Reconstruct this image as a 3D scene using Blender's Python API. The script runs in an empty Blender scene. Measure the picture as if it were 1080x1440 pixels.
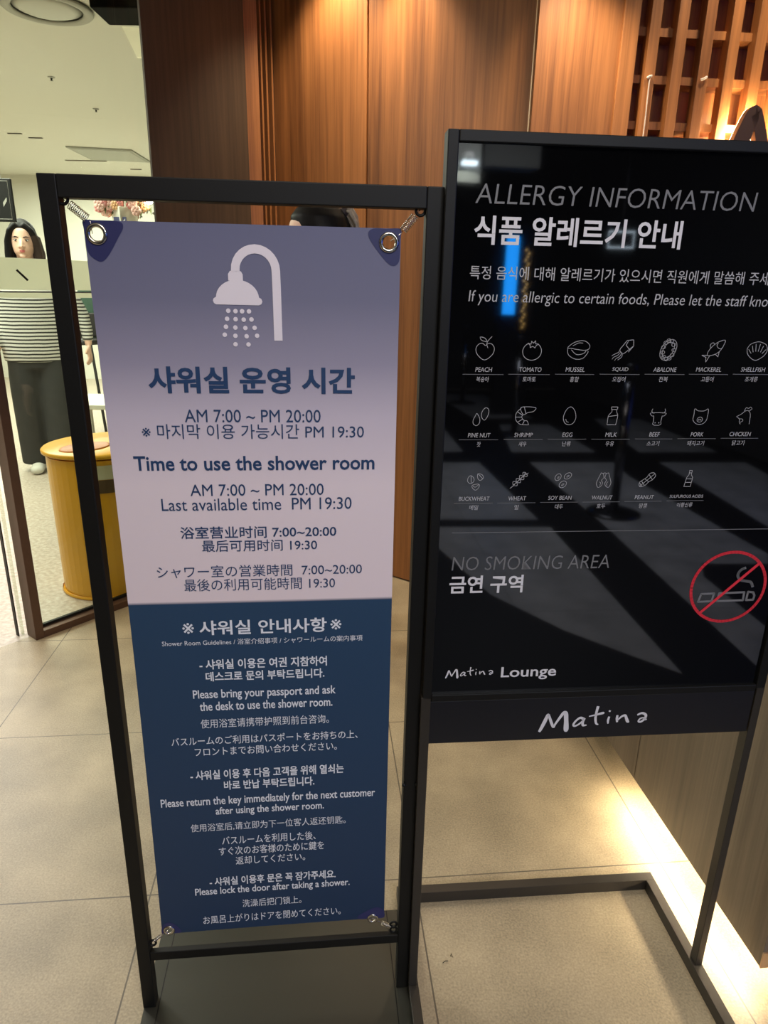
import bpy, bmesh, math, random
from mathutils import Vector, Matrix

random.seed(7)
sc = bpy.context.scene
COL = sc.collection

# ---------------------------------------------------------------- camera, world, exposure, lights
cam_d = bpy.data.cameras.new('camera')
cam = bpy.data.objects.new('camera', cam_d)
COL.objects.link(cam)
RIGHT = Vector((0.99980356, 0.00622788, 0.01881645))
UPV = Vector((-0.01982032, 0.31415514, 0.94916474))
FWD = Vector((0.0, 0.94935123, -0.31421686))
rot = Matrix((RIGHT, UPV, -FWD)).transposed()
cam.matrix_world = Matrix.Translation((0, 0, 1.40)) @ rot.to_4x4()
cam_d.sensor_fit = 'VERTICAL'
cam_d.sensor_height = 36.0
cam_d.lens = 36.0 * 952.18 / 1440.0
cam_d.clip_start = 0.02
sc.camera = cam

sc.view_settings.view_transform = 'Standard'
sc.view_settings.look = 'None'
sc.view_settings.gamma = 1.0
sc.view_settings.use_curve_mapping = False
sc.view_settings.exposure = 0.0

world = bpy.data.worlds.new('world')
world.use_nodes = True
world.node_tree.nodes['Background'].inputs[0].default_value = (0.9, 0.85, 0.8, 1)
world.node_tree.nodes['Background'].inputs[1].default_value = 0.05
sc.world = world


def area(name, loc, target, sx, sy, power, color=(1, 1, 1), spread=180):
    d = bpy.data.lights.new(name, 'AREA')
    d.shape = 'RECTANGLE'
    d.size, d.size_y = sx, sy
    d.energy, d.color = power, color
    d.spread = math.radians(spread)
    o = bpy.data.objects.new(name, d)
    COL.objects.link(o)
    o.location = loc
    o.rotation_euler = (Vector(target) - Vector(loc)).to_track_quat('-Z', 'Y').to_euler()
    return o


def spot(name, loc, target, power, color, angle, blend=0.6, radius=0.04):
    d = bpy.data.lights.new(name, 'SPOT')
    d.energy, d.color = power, color
    d.spot_size, d.spot_blend = math.radians(angle), blend
    d.shadow_soft_size = radius
    o = bpy.data.objects.new(name, d)
    COL.objects.link(o)
    o.location = loc
    o.rotation_euler = (Vector(target) - Vector(loc)).to_track_quat('-Z', 'Y').to_euler()
    return o


WARM = (1.0, 0.81, 0.57)
CREAM = (1.0, 0.99, 0.92)
# bright room behind the glass
area('hall_ceiling_light', (-3.2, 4.6, 2.72), (-3.2, 4.6, 0), 2.2, 2.2, 200, CREAM)
area('hall_ceiling_light', (-3.6, 8.2, 2.72), (-3.6, 8.2, 0), 2.4, 2.4, 240, CREAM)
area('hall_ceiling_light', (-4.2, 1.6, 2.72), (-4.2, 1.6, 0), 2.0, 2.0, 45, CREAM)
area('hall_ceiling_light', (-2.05, 2.15, 2.75), (-1.9, 2.0, 0), 0.28, 0.28, 20, CREAM)
# wall washers in the lounge ceiling, close to the timber wall
spot('wall_washer', (-0.30, 3.25, 2.78), (-0.24, 3.36, 1.3), 62, WARM, 100, 1.0)
spot('wall_washer', (-0.02, 3.06, 2.74), (0.02, 3.13, 1.3), 60, WARM, 84, 1.0)
spot('wall_washer', (0.64, 2.63, 2.58), (0.66, 2.76, 1.3), 56, WARM, 100, 1.0)
spot('wall_washer', (1.25, 2.55, 2.88), (1.28, 2.80, 1.3), 45, WARM, 95, 1.0)
# lounge ceiling lamps over the signs
area('lounge_ceiling_light', (0.3, -0.6, 2.9), (0.3, -0.6, 0), 0.9, 0.9, 40, (1.0, 0.90, 0.80))
area('lounge_ceiling_light', (1.6, -2.6, 2.9), (1.6, -2.6, 0), 1.2, 1.2, 120, (0.85, 0.90, 1.0))

# ---------------------------------------------------------------- helpers


class MB:
    def __init__(self):
        self.v, self.f = [], []

    def add(self, vs, fs):
        o = len(self.v)
        self.v += [Vector(p) for p in vs]
        self.f += [tuple(o + i for i in f) for f in fs]
        return self

    def box(self, a, b, fn=None):
        (x0, y0, z0), (x1, y1, z1) = a, b
        P = [(x0, y0, z0), (x1, y0, z0), (x1, y1, z0), (x0, y1, z0), (x0, y0, z1), (x1, y0, z1), (x1, y1, z1), (x0, y1, z1)]
        if fn:
            P = [fn(*p) for p in P]
        return self.add(P, [(0, 3, 2, 1), (4, 5, 6, 7), (0, 1, 5, 4), (1, 2, 6, 5), (2, 3, 7, 6), (3, 0, 4, 7)])

    def tube(self, pts, r, seg=8, caps=True, closed=False):
        pts = [Vector(p) for p in pts]
        n = len(pts)
        rs = r if isinstance(r, (list, tuple)) else [r] * n
        rings, prev = [], None
        for i, p in enumerate(pts):
            if closed:
                t = pts[(i + 1) % n] - pts[i - 1]
            else:
                t = pts[min(i + 1, n - 1)] - pts[max(i - 1, 0)]
            t.normalize()
            if prev is None:
                a = Vector((0, 0, 1)) if abs(t.z) < 0.9 else Vector((1, 0, 0))
                s = t.cross(a).normalized()
            else:
                s = (prev - t * prev.dot(t)).normalized()
            prev = s
            b = t.cross(s)
            rr = rs[i]
            rx, ry = rr if isinstance(rr, (list, tuple)) else (rr, rr)
            rings.append([p + s * (rx * math.cos(2 * math.pi * k / seg)) + b * (ry * math.sin(2 * math.pi * k / seg)) for k in range(seg)])
        return self.rings(rings, caps, closed)

    def rings(self, rings, caps=True, closed=False):
        seg, n = len(rings[0]), len(rings)
        vs = [p for r in rings for p in r]
        fs = []
        for i in range(n if closed else n - 1):
            j = (i + 1) % n
            for k in range(seg):
                l = (k + 1) % seg
                fs.append((i * seg + k, i * seg + l, j * seg + l, j * seg + k))
        if caps and not closed:
            fs.append(tuple(range(seg))[::-1])
            fs.append(tuple((n - 1) * seg + k for k in range(seg)))
        return self.add(vs, fs)

    def loft(self, lst, seg=24):
        """horizontal elliptic rings: (cx, cy, z, rx, ry)"""
        return self.rings([[Vector((cx + rx * math.cos(2 * math.pi * k / seg), cy + ry * math.sin(2 * math.pi * k / seg), z)) for k in range(seg)]
                           for cx, cy, z, rx, ry in lst])

    def ball(self, c, r, seg=14, rng=9):
        rx, ry, rz = r if isinstance(r, (list, tuple)) else (r, r, r)
        L = []
        for i in range(1, rng):
            th = math.pi * i / rng
            L.append((c[0], c[1], c[2] - rz * math.cos(th), rx * math.sin(th), ry * math.sin(th)))
        return self.loft(L, seg)

    def map(self, fn):
        self.v = [Vector(fn(*p)) for p in self.v]
        return self

    def build(self, name, mat, parent=None, origin=None, smooth=False, bevel=0, remesh=0, shrink=0):
        o0 = parent['_o'] if parent is not None else origin
        if o0 is None:
            xs = [p.x for p in self.v]
            ys = [p.y for p in self.v]
            o0 = ((min(xs) + max(xs)) / 2, (min(ys) + max(ys)) / 2, min(p.z for p in self.v))
        o0 = Vector(o0)
        me = bpy.data.meshes.new(name)
        me.from_pydata([tuple(p - o0) for p in self.v], [], self.f)
        bm = bmesh.new()
        bm.from_mesh(me)
        bmesh.ops.recalc_face_normals(bm, faces=bm.faces)
        bm.to_mesh(me)
        bm.free()
        me.materials.append(mat)
        ob = bpy.data.objects.new(name, me)
        COL.objects.link(ob)
        if parent is not None:
            ob.parent = parent
        else:
            ob.location = o0
        ob['_o'] = tuple(o0)
        if remesh:
            m = ob.modifiers.new('remesh', 'REMESH')
            m.mode = 'VOXEL'
            m.voxel_size = remesh
            m.use_smooth_shade = True
            s = ob.modifiers.new('smooth', 'SMOOTH')
            s.factor, s.iterations = 0.5, 5
        if bevel:
            b = ob.modifiers.new('bevel', 'BEVEL')
            b.width, b.segments = bevel, 2
            b.limit_method = 'ANGLE'
        if smooth or remesh:
            for p in me.polygons:
                p.use_smooth = True
        return ob


def thing(name, label, cat, loc, group=None):
    o = bpy.data.objects.new(name, None)
    o.empty_display_size = 0.05
    COL.objects.link(o)
    o.location = loc
    o['_o'] = tuple(loc)
    return tag(o, label, cat, group)


def tag(o, label, cat, group=None):
    o['label'], o['category'] = label, cat
    if group:
        o['group'] = group
    return o


def struct(o, label=None):
    o['kind'] = 'structure'
    if label:
        o['label'] = label
    return o


def part_label(o, s):
    o['label'] = s
    return o


# ---------------------------------------------------------------- materials


def lin(c):
    return tuple(((x / 255) / 12.92 if x / 255 <= 0.04045 else ((x / 255 + 0.055) / 1.055) ** 2.4) for x in c) + (1.0,)


def mat(name, rgb, rough=0.5, metal=0.0, spec=0.5, ior=None, emit=None, estr=0, noise=0.0, nscale=30, stretch=(1, 1, 1), bump=0.0):
    m = bpy.data.materials.new(name)
    m.use_nodes = True
    nt = m.node_tree
    b = nt.nodes['Principled BSDF']
    col = lin(rgb)
    b.inputs['Base Color'].default_value = col
    b.inputs['Roughness'].default_value = rough
    b.inputs['Metallic'].default_value = metal
    b.inputs['Specular IOR Level'].default_value = spec
    if ior:
        b.inputs['IOR'].default_value = ior
    if emit:
        b.inputs['Emission Color'].default_value = lin(emit)
        b.inputs['Emission Strength'].default_value = estr
    if noise or bump:
        tc = nt.nodes.new('ShaderNodeTexCoord')
        mp = nt.nodes.new('ShaderNodeMapping')
        mp.inputs['Scale'].default_value = stretch
        nz = nt.nodes.new('ShaderNodeTexNoise')
        nz.inputs['Scale'].default_value = nscale
        nz.inputs['Detail'].default_value = 6
        nt.links.new(tc.outputs['Object'], mp.inputs[0])
        nt.links.new(mp.outputs[0], nz.inputs[0])
        if noise:
            mx = nt.nodes.new('ShaderNodeMix')
            mx.data_type = 'RGBA'
            mx.inputs[6].default_value = tuple(c * (1 - noise) for c in col[:3]) + (1,)
            mx.inputs[7].default_value = tuple(min(1, c * (1 + noise)) for c in col[:3]) + (1,)
            nt.links.new(nz.outputs['Fac'], mx.inputs[0])
            nt.links.new(mx.outputs[2], b.inputs['Base Color'])
        if bump:
            bp = nt.nodes.new('ShaderNodeBump')
            bp.inputs['Strength'].default_value = bump
            bp.inputs['Distance'].default_value = 0.002
            nt.links.new(nz.outputs['Fac'], bp.inputs['Height'])
            nt.links.new(bp.outputs[0], b.inputs['Normal'])
    return m


def wood(name, dark, light, rough=0.45, scale=1.0):
    m = bpy.data.materials.new(name)
    m.use_nodes = True
    nt = m.node_tree
    b = nt.nodes['Principled BSDF']
    tc = nt.nodes.new('ShaderNodeTexCoord')
    cols = []
    for sc_, st, dt in ((7 * scale, (1, 1, 0.05), 5), (60 * scale, (1, 1, 0.02), 8), (220 * scale, (1, 1, 0.03), 4)):
        mp = nt.nodes.new('ShaderNodeMapping')
        mp.inputs['Scale'].default_value = st
        nz = nt.nodes.new('ShaderNodeTexNoise')
        nz.inputs['Scale'].default_value = sc_
        nz.inputs['Detail'].default_value = dt
        nz.inputs['Distortion'].default_value = 0.3
        nt.links.new(tc.outputs['Object'], mp.inputs[0])
        nt.links.new(mp.outputs[0], nz.inputs[0])
        cols.append(nz)
    a = nt.nodes.new('ShaderNodeMath')
    a.operation = 'MULTIPLY_ADD'
    nt.links.new(cols[1].outputs['Fac'], a.inputs[0])
    a.inputs[1].default_value = 0.8
    nt.links.new(cols[0].outputs['Fac'], a.inputs[2])
    a2 = nt.nodes.new('ShaderNodeMath')
    a2.operation = 'MULTIPLY_ADD'
    nt.links.new(cols[2].outputs['Fac'], a2.inputs[0])
    a2.inputs[1].default_value = 0.35
    nt.links.new(a.outputs[0], a2.inputs[2])
    cr = nt.nodes.new('ShaderNodeValToRGB')
    cr.color_ramp.elements[0].position = 0.72
    cr.color_ramp.elements[0].color = lin(dark)
    cr.color_ramp.elements[1].position = 1.38
    cr.color_ramp.elements[1].color = lin(light)
    mr = nt.nodes.new('ShaderNodeMapRange')
    mr.inputs['From Min'].default_value = 0.65
    mr.inputs['From Max'].default_value = 1.5
    cr.color_ramp.elements[0].position = 0.12
    cr.color_ramp.elements[1].position = 0.88
    nt.links.new(a2.outputs[0], mr.inputs[0])
    nt.links.new(mr.outputs[0], cr.inputs[0])
    nt.links.new(cr.outputs[0], b.inputs['Base Color'])
    b.inputs['Roughness'].default_value = rough
    return m


def tile_floor(name, rgb, ang, u0, v0, size, rough=0.5, joint=0.0018, jcol=(95, 86, 72)):
    m = bpy.data.materials.new(name)
    m.use_nodes = True
    nt = m.node_tree
    b = nt.nodes['Principled BSDF']
    N = nt.nodes.new
    geo = N('ShaderNodeNewGeometry')
    mp = N('ShaderNodeMapping')
    mp.vector_type = 'TEXTURE'
    mp.inputs['Rotation'].default_value = (0, 0, ang)
    mp.inputs['Location'].default_value = (u0, v0, 0)
    nt.links.new(geo.outputs['Position'], mp.inputs[0])
    sep = N('ShaderNodeSeparateXYZ')
    nt.links.new(mp.outputs[0], sep.inputs[0])
    ds = []
    for ax in (0, 1):
        dv = N('ShaderNodeMath'); dv.operation = 'DIVIDE'; dv.inputs[1].default_value = size
        nt.links.new(sep.outputs[ax], dv.inputs[0])
        rd = N('ShaderNodeMath'); rd.operation = 'ROUND'
        nt.links.new(dv.outputs[0], rd.inputs[0])
        sb = N('ShaderNodeMath'); sb.operation = 'SUBTRACT'
        nt.links.new(dv.outputs[0], sb.inputs[0]); nt.links.new(rd.outputs[0], sb.inputs[1])
        ab = N('ShaderNodeMath'); ab.operation = 'ABSOLUTE'
        nt.links.new(sb.outputs[0], ab.inputs[0])
        ds.append(ab)
    mn = N('ShaderNodeMath'); mn.operation = 'MINIMUM'
    nt.links.new(ds[0].outputs[0], mn.inputs[0]); nt.links.new(ds[1].outputs[0], mn.inputs[1])
    lt = N('ShaderNodeMath'); lt.operation = 'LESS_THAN'; lt.inputs[1].default_value = joint / size
    nt.links.new(mn.outputs[0], lt.inputs[0])
    n1 = N('ShaderNodeTexNoise'); n1.inputs['Scale'].default_value = 5; n1.inputs['Detail'].default_value = 8
    n2 = N('ShaderNodeTexNoise'); n2.inputs['Scale'].default_value = 220; n2.inputs['Detail'].default_value = 4
    nt.links.new(geo.outputs['Position'], n1.inputs[0]); nt.links.new(geo.outputs['Position'], n2.inputs[0])
    ad = N('ShaderNodeMath'); ad.operation = 'ADD'
    nt.links.new(n1.outputs['Fac'], ad.inputs[0]); nt.links.new(n2.outputs['Fac'], ad.inputs[1])
    mr = N('ShaderNodeMapRange'); mr.inputs['From Min'].default_value = 0.7; mr.inputs['From Max'].default_value = 1.3
    nt.links.new(ad.outputs[0], mr.inputs[0])
    mx = N('ShaderNodeMix'); mx.data_type = 'RGBA'
    c = lin(rgb)
    mx.inputs[6].default_value = tuple(x * 0.66 for x in c[:3]) + (1,)
    mx.inputs[7].default_value = tuple(min(1, x * 1.3) for x in c[:3]) + (1,)
    nt.links.new(mr.outputs[0], mx.inputs[0])
    m2 = N('ShaderNodeMix'); m2.data_type = 'RGBA'
    nt.links.new(lt.outputs[0], m2.inputs[0]); nt.links.new(mx.outputs[2], m2.inputs[6]); m2.inputs[7].default_value = lin(jcol)
    nt.links.new(m2.outputs[2], b.inputs['Base Color'])
    bp = N('ShaderNodeBump'); bp.inputs['Strength'].default_value = 0.25; bp.inputs['Distance'].default_value = 0.001
    nt.links.new(n2.outputs['Fac'], bp.inputs['Height']); nt.links.new(bp.outputs[0], b.inputs['Normal'])
    b.inputs['Roughness'].default_value = rough
    return m


def terrazzo(name):
    m = bpy.data.materials.new(name)
    m.use_nodes = True
    nt = m.node_tree
    b = nt.nodes['Principled BSDF']
    geo = nt.nodes.new('ShaderNodeNewGeometry')
    vo = nt.nodes.new('ShaderNodeTexVoronoi')
    vo.inputs['Scale'].default_value = 38
    nz = nt.nodes.new('ShaderNodeTexNoise')
    nz.inputs['Scale'].default_value = 48
    nz.inputs['Detail'].default_value = 5
    for n in (vo, nz):
        nt.links.new(geo.outputs['Position'], n.inputs[0])
    cr = nt.nodes.new('ShaderNodeValToRGB')
    cr.color_ramp.elements[0].position, cr.color_ramp.elements[0].color = 0.34, lin((166, 152, 136))
    cr.color_ramp.elements[1].position, cr.color_ramp.elements[1].color = 0.5, lin((184, 170, 154))
    e = cr.color_ramp.elements.new(0.68)
    e.color = lin((200, 190, 176))
    nt.links.new(nz.outputs['Fac'], cr.inputs[0])
    nt.links.new(cr.outputs[0], b.inputs['Base Color'])
    b.inputs['Roughness'].default_value = 0.4
    return m


def glass(name, tint, refl=0.08):
    m = bpy.data.materials.new(name)
    m.use_nodes = True
    nt = m.node_tree
    nt.nodes.remove(nt.nodes['Principled BSDF'])
    out = nt.nodes['Material Output']
    tr = nt.nodes.new('ShaderNodeBsdfTransparent')
    tr.inputs[0].default_value = tint + (1,)
    gl = nt.nodes.new('ShaderNodeBsdfGlossy')
    gl.inputs['Roughness'].default_value = 0.01
    lw = nt.nodes.new('ShaderNodeLayerWeight')
    pw = nt.nodes.new('ShaderNodeMath')
    pw.operation = 'POWER'
    pw.inputs[1].default_value = 5.0
    fr = nt.nodes.new('ShaderNodeMath')
    fr.operation = 'MULTIPLY_ADD'
    fr.inputs[1].default_value = 0.8
    fr.inputs[2].default_value = refl / 2
    nt.links.new(lw.outputs['Facing'], pw.inputs[0])
    nt.links.new(pw.outputs[0], fr.inputs[0])
    mx = nt.nodes.new('ShaderNodeMixShader')
    nt.links.new(fr.outputs[0], mx.inputs[0])
    nt.links.new(tr.outputs[0], mx.inputs[1])
    nt.links.new(gl.outputs[0], mx.inputs[2])
    nt.links.new(mx.outputs[0], out.inputs[0])
    return m


def frosted(name, rgb, keep):
    m = bpy.data.materials.new(name)
    m.use_nodes = True
    nt = m.node_tree
    b = nt.nodes['Principled BSDF']
    b.inputs['Base Color'].default_value = lin(rgb)
    b.inputs['Roughness'].default_value = 0.6
    out = nt.nodes['Material Output']
    tr = nt.nodes.new('ShaderNodeBsdfTransparent')
    tl = nt.nodes.new('ShaderNodeBsdfTranslucent')
    tl.inputs[0].default_value = lin(rgb)
    m1 = nt.nodes.new('ShaderNodeMixShader')
    m1.inputs[0].default_value = 0.75
    nt.links.new(b.outputs[0], m1.inputs[1])
    nt.links.new(tl.outputs[0], m1.inputs[2])
    mx = nt.nodes.new('ShaderNodeMixShader')
    mx.inputs[0].default_value = keep
    nt.links.new(tr.outputs[0], mx.inputs[1])
    nt.links.new(m1.outputs[0], mx.inputs[2])
    nt.links.new(mx.outputs[0], out.inputs[0])
    return m


def ramp_z(name, stops, rough, z0, z1):
    """print colours, with some shading mixed in, that change with height on the sheet (object space)"""
    m = bpy.data.materials.new(name)
    m.use_nodes = True
    nt = m.node_tree
    b = nt.nodes['Principled BSDF']
    tc = nt.nodes.new('ShaderNodeTexCoord')
    sp = nt.nodes.new('ShaderNodeSeparateXYZ')
    mr = nt.nodes.new('ShaderNodeMapRange')
    mr.inputs['From Min'].default_value = z0
    mr.inputs['From Max'].default_value = z1
    cr = nt.nodes.new('ShaderNodeValToRGB')
    els = cr.color_ramp.elements
    while len(els) < len(stops):
        els.new(0.5)
    for e, (p, c) in zip(els, stops):
        e.position = (p - z0) / (z1 - z0)
        e.color = lin(c)
    nt.links.new(tc.outputs['Object'], sp.inputs[0])
    nt.links.new(sp.outputs[2], mr.inputs[0])
    nt.links.new(mr.outputs[0], cr.inputs[0])
    nt.links.new(cr.outputs[0], b.inputs['Base Color'])
    b.inputs['Roughness'].default_value = rough
    return m


def stripes_z(name, c0, c1, period, frac):
    m = bpy.data.materials.new(name)
    m.use_nodes = True
    nt = m.node_tree
    b = nt.nodes['Principled BSDF']
    tc = nt.nodes.new('ShaderNodeTexCoord')
    sp = nt.nodes.new('ShaderNodeSeparateXYZ')
    nz = nt.nodes.new('ShaderNodeTexNoise')
    nz.inputs['Scale'].default_value = 4
    ma = nt.nodes.new('ShaderNodeMath'); ma.operation = 'MULTIPLY_ADD'; ma.inputs[1].default_value = 0.02
    dv = nt.nodes.new('ShaderNodeMath'); dv.operation = 'DIVIDE'; dv.inputs[1].default_value = period
    fr = nt.nodes.new('ShaderNodeMath'); fr.operation = 'FRACT'
    lt = nt.nodes.new('ShaderNodeMath'); lt.operation = 'LESS_THAN'; lt.inputs[1].default_value = frac
    mx = nt.nodes.new('ShaderNodeMix'); mx.data_type = 'RGBA'
    nt.links.new(tc.outputs['Object'], sp.inputs[0])
    nt.links.new(tc.outputs['Object'], nz.inputs[0])
    nt.links.new(nz.outputs['Fac'], ma.inputs[0])
    nt.links.new(sp.outputs[2], ma.inputs[2])
    nt.links.new(ma.outputs[0], dv.inputs[0])
    nt.links.new(dv.outputs[0], fr.inputs[0])
    nt.links.new(fr.outputs[0], lt.inputs[0])
    nt.links.new(lt.outputs[0], mx.inputs[0])
    mx.inputs[6].default_value = lin(c0)
    mx.inputs[7].default_value = lin(c1)
    nt.links.new(mx.outputs[2], b.inputs['Base Color'])
    b.inputs['Roughness'].default_value = 0.85
    return m


M_black = mat('black powder coat', (13, 13, 12), 0.5, 0.0, 0.3, noise=0.15, nscale=300)
M_steel = mat('dark steel plate', (62, 62, 55), 0.36, 0.5, 0.5, noise=0.12, nscale=6)
M_base = mat('grey brown coated steel', (52, 48, 43), 0.4, 0.3, 0.5, noise=0.1, nscale=200)
M_chrome = mat('nickel', (200, 195, 185), 0.22, 1.0)
M_wood = wood('teak veneer', (108, 66, 36), (182, 120, 68))
M_wood_shaded = wood('shaded teak veneer', (58, 45, 33), (88, 70, 52), 0.55)  # same wood turned away from the washers, its shade put into the colour
M_wood_grey = wood('grey brown laminate', (96, 85, 72), (128, 115, 98), 0.5, 2.0)
M_frame = mat('bronze aluminium', (96, 72, 58), 0.4, 0.5, noise=0.1, nscale=60)
M_tile = tile_floor('stone tile', (160, 146, 120), 0.1, 0.094, 1.320, 0.642, 0.45)
M_terr = terrazzo('terrazzo')
M_white = mat('white paint', (228, 227, 214), 0.6, noise=0.03, nscale=2)
M_dark = mat('dark plaster', (30, 29, 29), 0.8, noise=0.1, nscale=5)
M_glass = glass('greenish glass', (0.86, 0.90, 0.835))
M_frost = frosted('frosted film', (224, 224, 206), 0.86)
M_led = mat('warm led', (255, 240, 210), 0.5, emit=(255, 234, 198), estr=110)
M_gloss = mat('black acrylic', (7, 7, 8), 0.035, 0, 0.5, ior=1.85)
M_strip = mat('charcoal sign sheet', (15, 16, 23), 0.35)
M_dim = mat('grey lettering', (112, 112, 114), 0.5)
M_mid = mat('light grey lettering', (176, 175, 178), 0.5)
M_bright = mat('white lettering', (214, 212, 216), 0.5)
M_red = mat('red print', (214, 44, 58), 0.5)
M_navy = mat('navy lettering', (30, 60, 100), 0.5)
M_pale = mat('pale lettering', (226, 228, 236), 0.5)
M_icon = mat('pale icon print', (232, 224, 232), 0.5)
M_patch = mat('navy corner patch', (44, 46, 92), 0.45)

BANNER_TEXT = [
    ('샤워실 운영 시간', 0.117, 0.4219, 1.2654, 0.0393, 0.03),
    ('AM 7:00 ~ PM 20:00', 0.1666, 0.3698, 1.2121, 0.0194, 0),
    ('※ 마지막 이용 가능시간 PM 19:30', 0.1005, 0.4364, 1.1883, 0.0225, 0),
    ('Time to use the shower room', 0.0834, 0.4536, 1.1387, 0.0231, 0.018),
    ('AM 7:00 ~ PM 20:00', 0.1667, 0.3734, 1.0957, 0.0189, 0),
    ('Last available time  PM 19:30', 0.1201, 0.4177, 1.0723, 0.0201, 0),
    ('浴室营业时间 7:00~20:00', 0.1463, 0.3931, 1.0254, 0.0206, 0.01),
    ('最后可用时间 19:30', 0.1787, 0.3619, 1.0023, 0.02, 0.005),
    ('シャワー室の営業時間  7:00~20:00', 0.1026, 0.4352, 0.9584, 0.0214, 0.0),
    ('最後の利用可能時間 19:30', 0.1455, 0.3907, 0.9344, 0.0217, 0),
    ('※', 0.1364, 0.1559, 0.8563, 0.0200, 0.0),
    ('샤워실 안내사항', 0.1646, 0.3763, 0.8563, 0.0272, 0.018),
    ('※', 0.3825, 0.4012, 0.8563, 0.0195, 0.0),
    ('Shower Room Guidelines / 浴室介绍事项 / シャワールームの案内事項', 0.0998, 0.4373, 0.8292, 0.0114, 0),
    ('- 샤워실 이용은 여권 지참하여', 0.1604, 0.3761, 0.7867, 0.0195, 0.022),
    ('데스크로 문의 부탁드립니다.', 0.1693, 0.3716, 0.7629, 0.0187, 0.022),
    ('Please bring your passport and ask', 0.1451, 0.391, 0.7261, 0.0221, 0.014),
    ('the desk to use the shower room.', 0.1554, 0.3852, 0.7037, 0.0178, 0.014),
    ('使用浴室请携带护照到前台咨询。', 0.1548, 0.3788, 0.6686, 0.0186, 0),
    ('バスルームのご利用はパスポートをお持ちの上、', 0.1, 0.4304, 0.6334, 0.0179, 0.004),
    ('フロントまでお問い合わせください。', 0.1402, 0.3929, 0.6101, 0.0182, 0.004),
    ('- 샤워실 이용 후 다음 고객을 위해 열쇠는', 0.1285, 0.4051, 0.5599, 0.0208, 0.022),
    ('바로 반납 부탁드립니다.', 0.1876, 0.3512, 0.5351, 0.02, 0.022),
    ('Please return the key immediately for the next customer', 0.0707, 0.4637, 0.4997, 0.0237, 0.014),
    ('after using the shower room.', 0.1694, 0.3681, 0.4762, 0.0217, 0.014),
    ('使用浴室后,请立即为下一位客人返还钥匙。', 0.1212, 0.4089, 0.4421, 0.0186, 0),
    ('バスルームを利用した後、', 0.1771, 0.3519, 0.4089, 0.0201, 0.004),
    ('すぐ次のお客様のために鍵を', 0.1701, 0.3673, 0.3842, 0.0203, 0.004),
    ('返却してください。', 0.2, 0.3312, 0.3596, 0.0194, 0.004),
    ('- 샤워실 이용후 문은 꼭 잠가주세요.', 0.1481, 0.3895, 0.3119, 0.0211, 0.022),
    ('Please lock the door after taking a shower.', 0.1194, 0.4169, 0.287, 0.0226, 0.014),
    ('洗澡后把门锁上。', 0.2077, 0.322, 0.253, 0.0191, 0),
    ('お風呂上がりはドアを閉めてください。', 0.1304, 0.3991, 0.2173, 0.0207, 0),
]
BOARD_TEXT = [
    ('ALLERGY INFORMATION', 0.0424, 0.4539, 1.5273, 0.0256, -0.008, 'dim', 1),
    ('식품 알레르기 안내', 0.0431, 0.349, 1.4802, 0.0384, 0.02, 'bright', 0),
    ('특정 음식에 대해 알레르기가 있으시면 직원에게 말씀해 주세요.', 0.0405, 0.5163, 1.4235, 0.0184, 0, 'mid', 0),
    ('If you are allergic to certain foods, Please let the staff know.', 0.0407, 0.5176, 1.3889, 0.0206, -0.004, 'mid', 1),
    ('NO SMOKING AREA', 0.0385, 0.3071, 0.9707, 0.0245, -0.008, 'dim', 1),
    ('금연 구역', 0.0362, 0.1614, 0.9328, 0.0324, 0.02, 'bright', 0),
    ('Lounge', 0.1368, 0.2364, 0.76, 0.0269, 0.014, 'bright', 0),
]
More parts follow.
